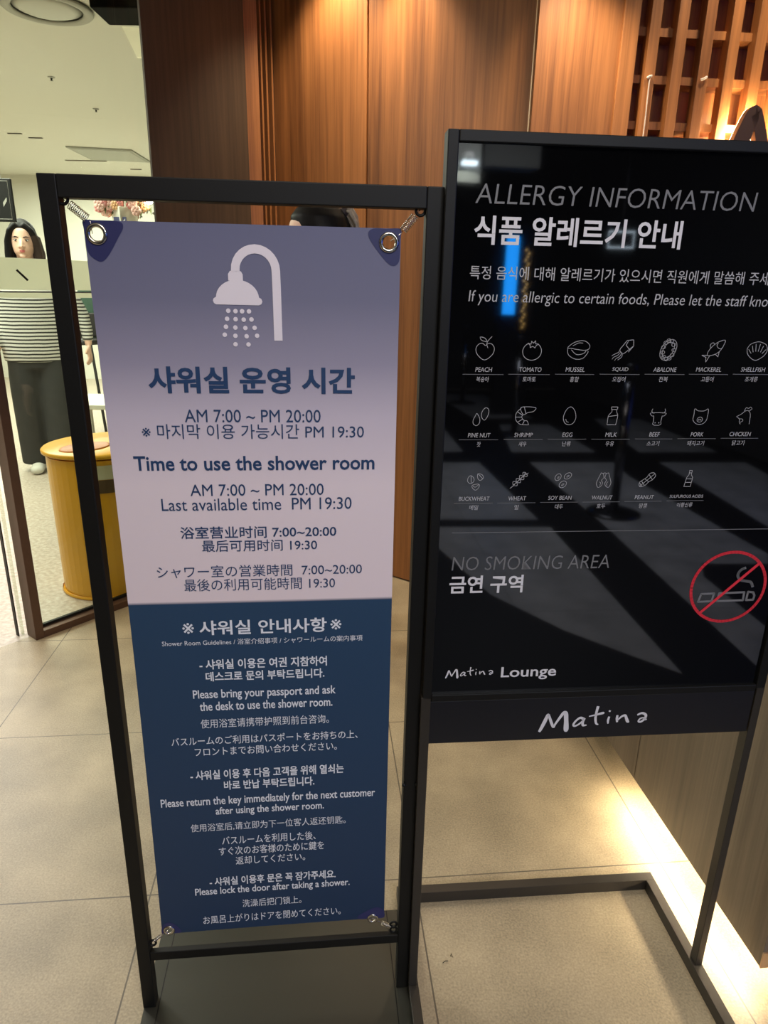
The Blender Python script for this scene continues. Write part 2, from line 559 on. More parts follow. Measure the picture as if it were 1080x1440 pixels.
ALLERGENS = [
    ('peach', 0.0702, 1.3168, 0.0005, 'PEACH', 0.0574, 0.0829, 1.2861, 0.0384, 0.1006, 1.2789, '복숭아', 0.0597, 0.0792, 1.2717),
    ('tomato', 0.142, 1.3146, 0.0005, 'TOMATO', 0.1248, 0.159, 1.2868, 0.1085, 0.1724, 1.2795, '토마토', 0.1311, 0.1514, 1.2723),
    ('mussel', 0.2133, 1.3167, 0.0005, 'MUSSEL', 0.1967, 0.2265, 1.2874, 0.1809, 0.2421, 1.2802, '홍합', 0.2049, 0.2191, 1.2728),
    ('squid', 0.2827, 1.3175, 0.0005, 'SQUID', 0.2699, 0.2953, 1.2881, 0.2507, 0.3141, 1.2808, '오징어', 0.2718, 0.293, 1.2734),
    ('abalone', 0.3544, 1.3183, 0.0005, 'ABALONE', 0.3353, 0.3721, 1.2887, 0.3224, 0.386, 1.2814, '전복', 0.3462, 0.3604, 1.274),
    ('mackerel', 0.4262, 1.3178, 0.0005, 'MACKEREL', 0.4038, 0.4445, 1.2894, 0.3934, 0.4568, 1.282, '고등어', 0.4142, 0.4349, 1.2745),
    ('scallop', 0.4971, 1.3186, 0.0005, 'SHELLFISH', 0.4766, 0.5163, 1.29, 0.4647, 0.5293, 1.2826, '조개류', 0.4859, 0.5069, 1.2751),
    ('pine_nut', 0.0698, 1.215, 0.0005, 'PINE NUT', 0.0521, 0.0875, 1.1857, 0.0383, 0.1, 1.1786, '잣', 0.0669, 0.0731, 1.1714),
    ('shrimp', 0.1407, 1.2153, 0.0005, 'SHRIMP', 0.1254, 0.1548, 1.1863, 0.1091, 0.171, 1.1791, '새우', 0.1333, 0.1459, 1.1718),
    ('egg', 0.2109, 1.2165, 0.0005, 'EGG', 0.2024, 0.2185, 1.1868, 0.1797, 0.2414, 1.1796, '난류', 0.2034, 0.2171, 1.1723),
    ('milk', 0.2805, 1.2167, 0.0005, 'MILK', 0.272, 0.2903, 1.1869, 0.2502, 0.3126, 1.1796, '우유', 0.2738, 0.2877, 1.1723),
    ('beef', 0.3535, 1.216, 0.0005, 'BEEF', 0.3439, 0.3609, 1.1874, 0.3215, 0.3826, 1.1801, '소고기', 0.3415, 0.3626, 1.1728),
    ('pork', 0.4233, 1.2162, 0.0005, 'PORK', 0.4126, 0.4333, 1.1875, 0.3916, 0.4553, 1.1806, '돼지고기', 0.4089, 0.4373, 1.1732),
    ('chicken', 0.496, 1.2184, 0.0005, 'CHICKEN', 0.4774, 0.5132, 1.1881, 0.4639, 0.5269, 1.1812, '닭고기', 0.4842, 0.5052, 1.1737),
    ('buckwheat', 0.069, 1.111, 0.0005, 'BUCKWHEAT', 0.0436, 0.0934, 1.0827, 0.0363, 0.0991, 1.0752, '메밀', 0.0614, 0.0758, 1.0678),
    ('wheat', 0.1396, 1.1117, 0.0005, 'WHEAT', 0.1244, 0.1534, 1.0827, 0.1068, 0.1692, 1.0752, '밀', 0.1354, 0.1422, 1.0677),
    ('soybean', 0.2105, 1.1118, 0.0005, 'SOY BEAN', 0.1899, 0.2287, 1.0832, 0.1775, 0.2396, 1.0757, '대두', 0.2024, 0.2156, 1.0682),
    ('walnut', 0.2791, 1.1115, 0.0005, 'WALNUT', 0.2625, 0.297, 1.0832, 0.2475, 0.3102, 1.0757, '호두', 0.2722, 0.2866, 1.0686),
    ('peanut', 0.3515, 1.1122, 0.0005, 'PEANUT', 0.3348, 0.3671, 1.0832, 0.3181, 0.3811, 1.0762, '땅콩', 0.3439, 0.3579, 1.0686),
    ('bottle', 0.4223, 1.115, 0.0005, 'SULFUROUS ACIDS', 0.3938, 0.4513, 1.0843, 0.3901, 0.4532, 1.0767, '아황산류', 0.4086, 0.4353, 1.0696),
]

# ---------------------------------------------------------------- setting
GD, GN, GP = Vector((0.6153, 0.7883, 0)), Vector((0.7883, -0.6153, 0)), Vector((-1.414, 2.461, 0))     # glass line: along, towards the lounge


def G(s, n, z):
    return GP + GD * s + GN * n + Vector((0, 0, z))


WD, WN, WP = Vector((0.817, -0.576, 0)), Vector((-0.576, -0.817, 0)), Vector((-0.545, 3.6085, 0))   # timber wall: along, towards camera


def W(s, n, z):
    return WP + WD * s + WN * n + Vector((0, 0, z))


LD, LN, LP = Vector((0.99583, 0.0912, 0)), Vector((0.0912, -0.99583, 0)), Vector((0.505, 2.819, 0))   # lattice wall


def Lw(s, n, z):
    return LP + LD * s + LN * n + Vector((0, 0, z))


def Q(u, n, z):      # counter front: u away from the camera, n to its left
    p = Vector((0.784, 1.024, 0)) + Vector((-0.1157, 0.9933, 0)) * u + Vector((-0.9933, -0.1157, 0)) * n
    return p + Vector((0, 0, z))


def poly(name, pts, z, m):
    return struct(MB().add([(x, y, z) for x, y in pts], [tuple(range(len(pts)))]).build(name, m))


a0, a1 = G(-7.5, -.055, 0), G(1.6, -.055, 0)
poly('floor', [(a0.x, a0.y), (4.2, a0.y), (4.2, 4.2), (a1.x, a1.y)], 0, M_tile)
poly('floor_hall', [(a0.x, a0.y), (a1.x, a1.y), (1.5, 10.5), (-9, 10.5), (-9, a0.y)], 0, M_terr)
# dark concourse floor behind the viewer with light stone fields
M_darkstone = mat('dark stone', (12, 11, 12), 0.6, 0, 0.2)
M_field = tile_floor('light stone field', (150, 150, 150), 0.1, 0.103, 1.235, 0.642, 0.4, 0.002, (100, 100, 100))
struct(MB().add([(-1.0, -7.6, .002), (4.2, -7.6, .002), (4.2, 0.25, .002), (0.2, 0.25, .002), (-1.0, -0.2, .002)], [(0, 1, 2, 3, 4)]).build('floor_dark_border', M_darkstone))
FIELDS = [[(0.86, -1.79), (1.56, -1.70), (1.38, -0.02), (1.25, -0.18), (1.07, -0.42), (0.87, -0.81), (0.77, -1.47)],
          [(2.06, -3.30), (2.79, -3.22), (2.69, -2.77), (2.62, -1.11), (2.52, -0.98), (2.15, -1.03), (2.05, -0.87), (1.98, -0.31), (1.71, -0.03), (1.92, -1.71)],
          [(3.20, -3.18), (3.98, -3.10), (3.88, -2.69), (2.95, -1.5), (3.08, -2.28)],
          [(1.72, -5.01), (1.60, -3.75), (1.0, -3.82), (1.05, -5.08)],
          [(2.37, -4.96), (2.92, -4.94), (2.82, -3.61), (2.04, -3.69)],
          [(3.60, -5.2), (4.15, -5.15), (3.99, -3.50), (3.23, -3.57)],
          [(1.02, -3.40), (1.62, -3.34), (1.54, -1.85), (0.90, -1.93)],
          [(2.20, -7.2), (2.9, -7.1), (2.9, -5.3), (2.2, -5.35)]]
for fl in FIELDS:
    struct(MB().add([(x, y, .004) for x, y in fl], [tuple(range(len(fl)))]).build('floor_stone_field', M_field))

struct(MB().box((-9, -8.7, 2.8), (-0.2, 10.5, 2.9)).build('ceiling_hall', M_white))
struct(MB().box((-4.5, -7.7, 3.0), (4.3, 4.3, 3.1)).build('ceiling', M_dark))
struct(MB().box((-9, 10.4, 0), (1.5, 10.5, 2.8)).build('wall_far', M_white))
struct(MB().box((-9.1, -8.7, 0), (-9, 10.5, 2.8)).build('wall_outer', M_white))
struct(MB().box((-6, -7.8, 0), (4.3, -7.7, 3.0)).build('wall_rear', M_dark))
struct(MB().box((4.2, -7.7, 0), (4.3, 4.3, 3.0)).build('wall_right', M_dark))

# timber return beside the glass with its shade in the veneer colour, jamb, grooves
struct(MB().box((0.728, -0.012, 0), (1.2427, 0.0, 3.0), G).build('wall_left', M_wood_shaded))
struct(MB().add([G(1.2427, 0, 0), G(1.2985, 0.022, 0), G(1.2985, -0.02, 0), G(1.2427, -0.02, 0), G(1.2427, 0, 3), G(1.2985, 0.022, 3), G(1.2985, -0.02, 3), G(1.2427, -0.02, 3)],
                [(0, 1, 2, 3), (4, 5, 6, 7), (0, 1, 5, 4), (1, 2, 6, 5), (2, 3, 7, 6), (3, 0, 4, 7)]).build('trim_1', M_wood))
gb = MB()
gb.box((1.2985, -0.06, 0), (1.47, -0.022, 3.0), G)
struct(gb.build('trim_2', M_wood_shaded))
for i, s in enumerate((1.330, 1.360, 1.394)):
    struct(MB().box((s, -0.022, 0), (s + 0.010, 0.004, 3.0), G).build('trim_%d' % (i + 3), M_wood))

# lit timber wall in two leaves with a shadow gap, plinth gap underneath
wb = MB()
wb.box((0.0, -0.05, 0.0), (1.30, -0.012, 3.0), W)
struct(wb.build('wall_back', M_black))
for n, (s0, s1) in enumerate(((0.0, 0.540), (0.549, 1.296))):
    struct(MB().box((s0, -0.012, 0.008), (s1, 0.010, 3.0), W).build('wall_back_leaf', M_wood, bevel=.001))
M_edge = mat('brushed metal edge', (226, 196, 160), 0.3, 0.9)
struct(MB().box((1.296, -0.05, 0.0), (1.304, 0.0125, 3.0), W).build('trim_6', M_edge))

# lattice wall
struct(MB().box((0.008, -0.16, 0), (0.312, 0.0, 3.0), Lw).build('wall_lattice_panel', M_wood))
struct(MB().box((0.30, -0.22, 0), (3.2, -0.115, 3.0), Lw).build('wall_lattice_back', M_wood))
struct(MB().box((0.30, -0.115, 0), (3.2, 0.0, 1.0), Lw).build('wall_lattice_dado', M_wood))
lt = thing('timber_lattice', 'open teak lattice of square battens covering the upper wall behind the black board', 'lattice', tuple(Lw(1.7, -0.05, 1.0)))
MB().box((0.312, -0.115, 1.0), (0.372, 0.012, 2.99), Lw).build('end_batten', M_wood, lt, bevel=.002)
for k in range(20):
    s = 0.4165 + 0.1015 * k
    MB().box((s, -0.05, 1.0), (s + 0.040, 0.0, 2.99), Lw).build('upright_batten', M_wood, lt, bevel=.0015)
for k in range(13):
    z = 2.288 + 0.1505 * (k - 8)
    MB().box((0.372, -0.115, z), (2.45, -0.032, z + 0.027), Lw).build('cross_batten', M_wood, lt)
M_cable = mat('white cable', (214, 200, 186), 0.5)
cb = thing('hanging_cable', 'thin white cable hanging down a lattice batten above the board', 'cable', tuple(Lw(.44, .006, 1.55)))
MB().tube([Lw(0.435, 0.007, 2.147), Lw(0.437, 0.007, 2.0), Lw(0.436, 0.007, 1.8), Lw(0.438, 0.007, 1.6)], 0.0025).build('wire', M_cable, cb)
MB().tube([Lw(0.425, 0.006, 2.145), Lw(0.433, 0.009, 2.15), Lw(0.442, 0.006, 2.153)], 0.0045).build('knot', M_cable, cb)
tag(MB().tube([Lw(0.630, 0.006, 2.148), Lw(0.640, 0.009, 2.151), Lw(0.652, 0.006, 2.158)], 0.0045).build('cable_tie', M_cable),
    'small white tie stub on the lattice, right of the hanging cable', 'cable tie')

# reception counter with lit toe kick
ct = thing('reception_counter', 'grey brown laminate counter floating over a lit toe kick, right of the board', 'counter', tuple(Q(0.8, -0.3, 0)))
MB().box((0.0, -0.02, 0.10), (0.56, 0.0, 1.05), Q).build('front_panel', M_wood_grey, ct, bevel=.001)
MB().box((0.562, -0.02, 0.10), (1.72, 0.0, 1.05), Q).build('front_panel', M_wood_grey, ct, bevel=.001)
MB().box((0.0, -0.6, 0.10), (0.018, -0.021, 1.05), Q).build('end_panel', M_wood_grey, ct, bevel=.001)
MB().box((0.02, -0.6, 0.0), (1.72, -0.10, 0.098), Q).build('toe_kick', M_wood_grey, ct)
MB().box((0.02, -0.6, 0.09), (1.72, -0.022, 0.10), Q).build('underside', M_wood_grey, ct)
MB().box((-0.01, -0.62, 1.05), (1.74, 0.02, 1.085), Q).build('worktop', M_strip, ct, bevel=.003)
MB().box((-0.003, -0.02, 0.10), (0.0, 0.001, 0.14), Q).build('corner_guard', M_edge, ct)
led = tag(MB().box((0.02, -0.040, 0.078), (0.62, -0.030, 0.0895), Q).build('led_strip', M_led), 'warm glowing led strip under the counter edge', 'led strip')

# ---------------------------------------------------------------- glass front
w1 = thing('window_1', 'bronze framed glass partition beside the dark timber pillar', 'glass partition', tuple(G(0, 0, 0)))
del w1['category']
struct(w1)
MB().box((0.0, -0.077, 0), (0.035, 0.0, 2.9), G).build('stile', M_frame, w1, bevel=.002)
MB().box((0.035, -0.07, 0), (0.727, 0.0, 0.030), G).build('bottom_rail', M_frame, w1, bevel=.002)
MB().box((0.035, -0.052, 0.030), (0.727, -0.038, 0.042), G).build('gasket', M_black, w1)
MB().box((0.035, -0.050, 0.042), (0.80, -0.040, 2.8), G).build('pane', M_glass, w1)
MB().box((0.035, -0.0398, 1.368), (0.80, -0.0392, 1.478), G).build('frosted_band', M_frost, w1)
MB().box((0.035, -0.0398, 1.340), (0.80, -0.0392, 1.358), G).build('frosted_band', M_frost, w1)
MB().box((0.035, -0.0397, 1.3585), (0.80, -0.0391, 1.3635), G).build('dark_line', mat('grey film line', (110, 108, 98), .5), w1)
MB().tube([G(0.150, -0.038, 1.437), G(0.185, -0.038, 1.402)], 0.004).build('pen_mark', M_black, w1)
struct(MB().box((-0.012, -0.11, 0), (-0.004, -0.094, 2.8), G).build('window_2', M_glass))
struct(MB().box((-0.03, -0.112, 0), (-0.026, -0.09, 2.8), G).build('trim_7', M_black))

# hall ceiling fittings
M_grey = mat('pale grey fitting', (186, 186, 176), 0.6)
M_lens = mat('ceiling lens', (215, 216, 206), 0.5)
DX, DY = -1.865, 4.30
dl = thing('ceiling_downlight', 'large round downlight with grey ring on the hall ceiling', 'ceiling light', (DX, DY, 2.8))
ring = [Vector((DX + .205 * math.cos(t * math.pi / 20), DY + .205 * math.sin(t * math.pi / 20), 2.788)) for t in range(40)]
MB().tube(ring, [(.028, .010)] * 40, 8, closed=True).build('trim_ring', M_grey, dl, smooth=True)
MB().loft([(DX, DY, 2.778, .13, .13), (DX, DY, 2.799, .185, .185)], 40).build('lens', M_lens, dl, smooth=True)
vt = thing('ceiling_vent', 'flat grey air vent panel in the hall ceiling', 'vent', (-3.2, 8.65, 2.8))
VP_ = [(-3.54, 8.213), (-2.868, 8.343), (-2.908, 9.10), (-3.583, 8.984)]
MB().add([(x, y, z) for z in (2.785, 2.7995) for x, y in VP_], [(0, 1, 2, 3), (4, 5, 6, 7), (0, 1, 5, 4), (1, 2, 6, 5), (2, 3, 7, 6), (3, 0, 4, 7)]).build('frame', mat('vent frame', (168, 170, 158), .6), vt)
VI = [(-3.225 + (x + 3.225) * .9, 8.66 + (y - 8.66) * .9) for x, y in VP_]
MB().add([(x, y, z) for z in (2.781, 2.785) for x, y in VI], [(0, 1, 2, 3), (4, 5, 6, 7), (0, 1, 5, 4), (1, 2, 6, 5), (2, 3, 7, 6), (3, 0, 4, 7)]).build('grille', mat('vent face', (178, 180, 168), .6), vt)
for i, (x, y, l) in enumerate(((-2.463, 5.61, 'dark sprinkler head on the hall ceiling above the vent, the near one'), (-2.518, 6.53, 'small sprinkler head on the hall ceiling, right of centre'))):
    sp_ = thing('sprinkler', l, 'sprinkler', (x, y, 2.8), 'ceiling sprinklers')
    MB().loft([(x, y, 2.793, .022, .022), (x, y, 2.799, .026, .026)], 16).build('rosette', M_grey, sp_)
    MB().loft([(x, y, 2.776, .012, .012), (x, y, 2.779, .005, .005), (x, y, 2.79, .008, .008)], 12).build('head', M_black, sp_)
for i, (x, y, l) in enumerate(((-3.77, 7.60, 'short dark ceiling slot left of the vent, farther one'), (-3.66, 7.80, 'short dark ceiling slot left of the vent, nearer the vent'), (-3.3, 9.7, 'short dark ceiling slot beyond the vent'))):
    tag(MB().box((x - .07, y - .012, 2.792), (x + .07, y + .012, 2.7995)).build('ceiling_slot', mat('slot', (90, 84, 76), .6)), l, 'ceiling slot', 'ceiling slots')
tag(MB().box((-3.95, 9.1, 2.79), (-3.45, 9.13, 2.7995)).build('ceiling_track', mat('track', (150, 146, 130), .6)), 'thin grey track line on the hall ceiling near the vent', 'track')
lb = thing('hanging_light_box', 'black box with cream shade at the hall ceiling by the pillar top', 'light box', (-1.35, 4.35, 2.8))
MB().box((-1.57, 4.12, 2.745), (-1.10, 4.38, 2.795)).build('housing', mat('matt black housing', (7, 7, 7), .8, 0, .1), lb, bevel=.008)
MB().add([(-1.52, 4.44, 2.76), (-1.1, 4.44, 2.745), (-1.1, 4.50, 2.63), (-1.47, 4.50, 2.63), (-1.52, 4.46, 2.76), (-1.1, 4.46, 2.745), (-1.1, 4.52, 2.63), (-1.47, 4.52, 2.63)],
         [(0, 1, 2, 3), (4, 5, 6, 7), (0, 1, 5, 4), (1, 2, 6, 5), (2, 3, 7, 6), (3, 0, 4, 7)]).build('shade', mat('cream shade', (240, 232, 200), .6, emit=(255, 244, 205), estr=.5), lb)

# black hanging sign at the far left of the hall
hs = thing('hanging_sign', 'small black hanging sign with rounded white border at the left edge', 'sign', (-2.45, 4.5, 1.742))
MB().box((-2.70, 4.5, 1.742), (-2.30, 4.52, 1.985)).build('board', mat('black sign', (26, 26, 26), .4), hs, bevel=.004)
rb = [(-2.685, 1.757), (-2.318, 1.757), (-2.318, 1.970), (-2.685, 1.970)]
MB().tube([(x, 4.499, z) for x, z in rb], 0.0016, 6, closed=True).build('border_line', M_grey, hs)
MB().add([(-2.36, 4.498, 1.85), (-2.335, 4.498, 1.88), (-2.335, 4.498, 1.86), (-2.36, 4.498, 1.825)], [(0, 1, 2, 3)]).build('arrow_mark', M_grey, hs)
for x in (-2.65, -2.36):
    MB().tube([(x, 4.51, 1.98), (x, 4.51, 2.8)], 0.002, 6).build('hanging_wire', M_grey, hs)

# shelf wall at the back of the hall with flowers
sh = thing('display_stand', 'tall white stand carrying the vase of pink flowers in the hall', 'stand', (-1.66, 4.62, 0))
MB().box((-1.86, 4.52, 0.0), (-1.2, 4.85, 1.60)).build('cabinet', M_white, sh, bevel=.004)
MB().box((-1.89, 4.50, 1.60), (-1.17, 4.88, 1.64)).build('top', M_white, sh, bevel=.004)
sh['_o'] = (-1.66, 4.62, 0)
vs = thing('flower_vase', 'white square vase of pink blossoms with a blue label', 'vase', (-1.66, 4.6, 1.64))
MB().loft([(-1.66, 4.6, 1.64, .075, .075), (-1.66, 4.6, 1.845, .085, .085)], 4).map(lambda x, y, z: (x, y, z)).build('vase_body', M_white, vs, bevel=.004)
MB().box((-1.705, 4.528, 1.705), (-1.628, 4.534, 1.785)).build('label_card', mat('blue card', (92, 96, 140), .5), vs)
MB().add([(-1.664, 4.5275, 1.745), (-1.634, 4.5275, 1.777), (-1.636, 4.5275, 1.74)], [(0, 1, 2)]).build('label_mark', mat('pale card print', (222, 226, 232), .5), vs)
MB().box((-1.70, 4.5275, 1.748), (-1.672, 4.5278, 1.754)).build('label_mark', M_grey, vs)
MB().box((-1.70, 4.5275, 1.733), (-1.668, 4.5278, 1.739)).build('label_mark', M_grey, vs)
pinks = [mat('pink petals', (228, 152, 148), .6), mat('pale pink petals', (240, 196, 184), .6), mat('peach petals', (240, 190, 140), .6)]
M_leaf = mat('leaf green', (98, 110, 66), .6)
lf = MB()
for k in range(46):
    cx, cz = -1.66 + random.uniform(-.15, .15), 1.87 + random.uniform(-.07, .06)
    cy = 4.6 + random.uniform(-.07, .05)
    r = random.uniform(.016, .026)
    fl = MB()
    for q in range(6):
        t = q * math.pi / 3 + k
        fl.ball((cx + r * .7 * math.cos(t), cy - r * .2, cz + r * .7 * math.sin(t)), (r * .62, r * .45, r * .62), 8, 5)
    fl.ball((cx, cy - r * .5, cz), (r * .4, r * .3, r * .4), 8, 5)
    fl.build('blossom', pinks[k % 3], vs, smooth=True)
    a = Vector((cx + .02, cy, cz - .02)); b = a + Vector((random.uniform(-.04, .04), -.01, random.uniform(-.04, .02))); c = a + Vector((.015, .01, .02))
    lf.add([a, b, c], [(0, 1, 2)])
    lf.tube([(cx, cy, cz), (-1.66 + (cx + 1.66) * .3, 4.6, 1.80)], .002, 5)
lf.build('foliage', M_leaf, vs)
lp_ = thing('wall_lamp', 'small bright lamp glowing just right of the pink flowers', 'lamp', (-1.49, 4.56, 1.86))
MB().ball((-1.475, 4.53, 1.885), .024, 14, 9).build('bulb', mat('bright bulb', (255, 250, 230), .4, emit=(255, 246, 220), estr=40), lp_, smooth=True)
MB().tube([(-1.475, 4.555, 1.885), (-1.475, 4.72, 1.87)], .006, 8).build('arm', M_grey, lp_)
# wall rack with three grey utensils right of the flowers
for i, z in enumerate((1.885, 1.855, 1.825)):
    r_ = thing('wall_rod', ('uppermost', 'middle', 'lowest')[i] + ' of three thin grey rods right of the pink flowers', 'rod', (-1.36, 4.70, z), 'thin grey rods')
    MB().tube([(-1.50, 4.70, z), (-1.18, 4.70, z)], .004, 8).build('bar', M_grey, r_)
    MB().ball((-1.50, 4.70, z), (.02, .01, .010) if i == 2 else .008, 10, 6).build('tip', mat('rod tip', (120, 116, 104), .5), r_)
rk = thing('rod_rail', 'white upright rail holding the three rods, half behind the pillar', 'rail', (-1.18, 4.7, 1.64))
MB().box((-1.20, 4.69, 1.64), (-1.17, 4.72, 2.0)).build('post', M_white, rk)

# yellow bin behind the glass
BC = Vector((-1.303, 3.096, 0))
M_yel = mat('yellow enamel', (226, 164, 26), 0.28, 0, .5, noise=.06, nscale=4)
M_yel2 = mat('yellow lid', (236, 172, 30), 0.35)


def oval(a, b, z, seg=48):
    return [BC + GD * (a * math.cos(2 * math.pi * k / seg)) + GN * (b * math.sin(2 * math.pi * k / seg)) + Vector((0, 0, z)) for k in range(seg)]


bn = thing('litter_bin', 'tall oval yellow litter bin standing behind the glass', 'bin', tuple(BC))
MB().rings([oval(.268, .238, 0), oval(.268, .238, .008), oval(.262, .232, .012), oval(.268, .236, .66)]).build('body', M_yel, bn, smooth=False)
MB().rings([oval(.270, .240, 0.001), oval(.273, .243, .006), oval(.270, .240, .014)], False).build('base_rim', M_yel2, bn, smooth=True)
MB().rings([oval(.276, .244, .668), oval(.284, .252, .672), oval(.285, .253, .684), oval(.279, .247, .690), oval(.10, .09, .692)]).build('lid', M_yel2, bn, smooth=True)
hc = BC + GD * -.12 + GN * .03 + Vector((0, 0, .693))
MB().rings([[hc + GD * (.105 * r * math.cos(t * math.pi / 16)) + GN * (.075 * r * math.sin(t * math.pi / 16)) + Vector((0, 0, dz)) for t in range(32)] for r, dz in ((1.12, -.006), (1.06, .004), (.96, .002), (.9, .0006))]).build('opening', mat('deep orange', (196, 112, 16), .4), bn, smooth=True)


def bin_patch(t0, t1, z0, z1, off):
    n = 10
    r = MB()
    lo, hi = [], []
    for k in range(n + 1):
        t = t0 + (t1 - t0) * k / n
        d = GD * ((.268 + off) * math.cos(t)) + GN * ((.236 + off) * math.sin(t))
        lo.append(BC + d + Vector((0, 0, z0))); hi.append(BC + d + Vector((0, 0, z1)))
    return r.add(lo + hi, [(k, k + 1, n + 2 + k, n + 1 + k) for k in range(n)])


bin_patch(2.25, 0.9, .515, .575, .003).build('dark_label', mat('brown label', (88, 66, 40), .5), bn)
bin_patch(2.25, 0.9, .577, .64, .003).build('pale_label', mat('pale label', (206, 200, 170), .5), bn)

# backlit wall lettering (upper part shows above the board)


def stroke_poly(pts, ws):
    """brush stroke: centre line and half widths to a closed outline"""
    L_, R_ = [], []
    for i, p in enumerate(pts):
        a = Vector(pts[max(i - 1, 0)] + (0,)) if len(p) == 2 else Vector(pts[max(i - 1, 0)])
        b = Vector(pts[min(i + 1, len(pts) - 1)] + (0,))
        t = (b - a).normalized()
        nrm = Vector((-t.y, t.x, 0))
        c = Vector(p + (0,))
        L_.append(c + nrm * ws[i]); R_.append(c - nrm * ws[i])
    return L_, R_


def catmull(pts, n=6, closed=False):
    P = [tuple(map(float, p)) for p in pts]
    out = []
    N_ = len(P)
    for i in range(N_ if closed else N_ - 1):
        if closed:
            p0, p1, p2, p3 = P[i - 1], P[i], P[(i + 1) % N_], P[(i + 2) % N_]
        else:
            p0, p1, p2, p3 = P[max(i - 1, 0)], P[i], P[i + 1], P[min(i + 2, N_ - 1)]
        for k in range(n):
            t = k / n
            out.append(tuple(.5 * (2 * b + (c - a) * t + (2 * a - 5 * b + 4 * c - d) * t * t + (3 * b - a - 3 * c + d) * t ** 3) for a, b, c, d in zip(p0, p1, p2, p3)))
    if not closed:
        out.append(P[-1])
    return out


# script word: unit = crop pixels, y up, baseline 0, each stroke (x, y, half width)
SCRIPT = {
    'm': [[(3, 4, 3.5), (8, 12, 5), (22, 40, 6), (33, 64, 5), (37, 62, 4), (44, 36, 4.5), (50, 20, 4), (56, 30, 3.5), (72, 54, 4.5), (84, 70, 5.5), (91, 68, 7), (92, 40, 7), (91, 10, 8), (90, 0, 3)]],
    'a': [[(150, 44, 5), (138, 50, 4), (124, 40, 3.5), (115, 26, 3.5), (119, 20, 3), (132, 26, 3), (146, 38, 3)], [(152, 48, 3.5), (146, 34, 4), (146, 22, 4), (158, 22, 2)]],
    't': [[(196, 90, 4.5), (190, 66, 4), (187, 44, 4), (189, 27, 3.5), (196, 22, 2)], [(166, 54, 2), (186, 58, 3), (210, 64, 4.5), (216, 64, 2)]],
    'i': [[(232, 50, 3.5), (228, 36, 3.5), (228, 24, 2.5)]],
    'j': [[(232, 68, 3), (235, 73, 3.5)]],
    'n': [[(259, 54, 3.5), (257, 40, 4), (258, 28, 3)], [(258, 34, 2), (272, 48, 3.5), (284, 52, 4), (288, 42, 4.5), (292, 30, 5), (297, 26, 2)]],
    'b': [[(324, 52, 3), (340, 58, 4), (352, 50, 4.5), (348, 36, 4), (336, 26, 3.5), (328, 28, 3), (334, 38, 2.5), (346, 40, 2.5), (354, 32, 3)]],
}


def script_letter(key, fn_front, fn_back=None):
    """outline brush strokes as flat print, or extruded when fn_back is given"""
    mb = MB()
    for st in SCRIPT[key]:
        sm = catmull(st, 5)
        L_, R_ = stroke_poly([(p[0] - .125 * p[1] + 6, p[1]) for p in sm], [max(p[2], .6) for p in sm])
        n = len(L_)
        front = [fn_front(p.x, p.y) for p in L_ + R_]
        if fn_back is None:
            mb.add(front, [(k, k + 1, n + k + 1, n + k) for k in range(n - 1)])
        else:
            back = [fn_back(p.x, p.y) for p in L_ + R_]
            fs = [(k, k + 1, n + k + 1, n + k) for k in range(n - 1)]
            fs += [tuple(2 * n + i for i in f) for f in fs]
            fs += [(k, k + 1, 2 * n + k + 1, 2 * n + k) for k in range(n - 1)]
            fs += [(n + k, n + k + 1, 3 * n + k + 1, 3 * n + k) for k in range(n - 1)]
            fs += [(0, n, 3 * n, 2 * n), (n - 1, 2 * n - 1, 4 * n - 1, 3 * n - 1)]
            mb.add(front + back, fs)
    return mb


ws_ = thing('wall_sign', 'backlit bronze script letters glowing on the timber lattice, cut by the frame edge', 'sign', tuple(Lw(1.0, 0.03, 1.6)))
SS = 0.0053
for key in 'matijnb':
    f0 = lambda x, y: Lw(0.65 + x * SS, 0.075, 1.685 + y * SS)
    f1 = lambda x, y: Lw(0.65 + x * SS, 0.045, 1.685 + y * SS)
    lo = script_letter(key, f0, f1).build('letter', mat('bronze letter', (92, 70, 58), .5, .2), ws_)
    g0 = lambda x, y: Lw(0.65 + x * SS, 0.0445, 1.685 + y * SS)
    script_letter(key, g0).build('light', mat('letter led', (255, 236, 200), .5, emit=(255, 228, 178), estr=80), lo)
    if key == 'm':
        pass

sc_ = thing('floor_scrap', 'tiny dark fibre scraps lying on the floor tile inside the board stand base', 'scrap', (0.16, 1.10, 0))
MB().tube([(0.148, 1.096, .002), (0.154, 1.100, .003), (0.160, 1.101, .002)], .0008, 5).build('fibre', M_black, sc_)
MB().tube([(0.166, 1.112, .002), (0.168, 1.118, .003), (0.170, 1.110, .002)], .0008, 5).build('fibre', M_black, sc_)

# ---------------------------------------------------------------- banner stand
BA = 0.1015
BU, BNV, BO = Vector((math.cos(BA), math.sin(BA), 0)), Vector((-math.sin(BA), math.cos(BA), 0)), Vector((-0.4667, 0.9813, 0))


def B(u, n, z):
    return BO + BU * u + BNV * n + Vector((0, 0, z))


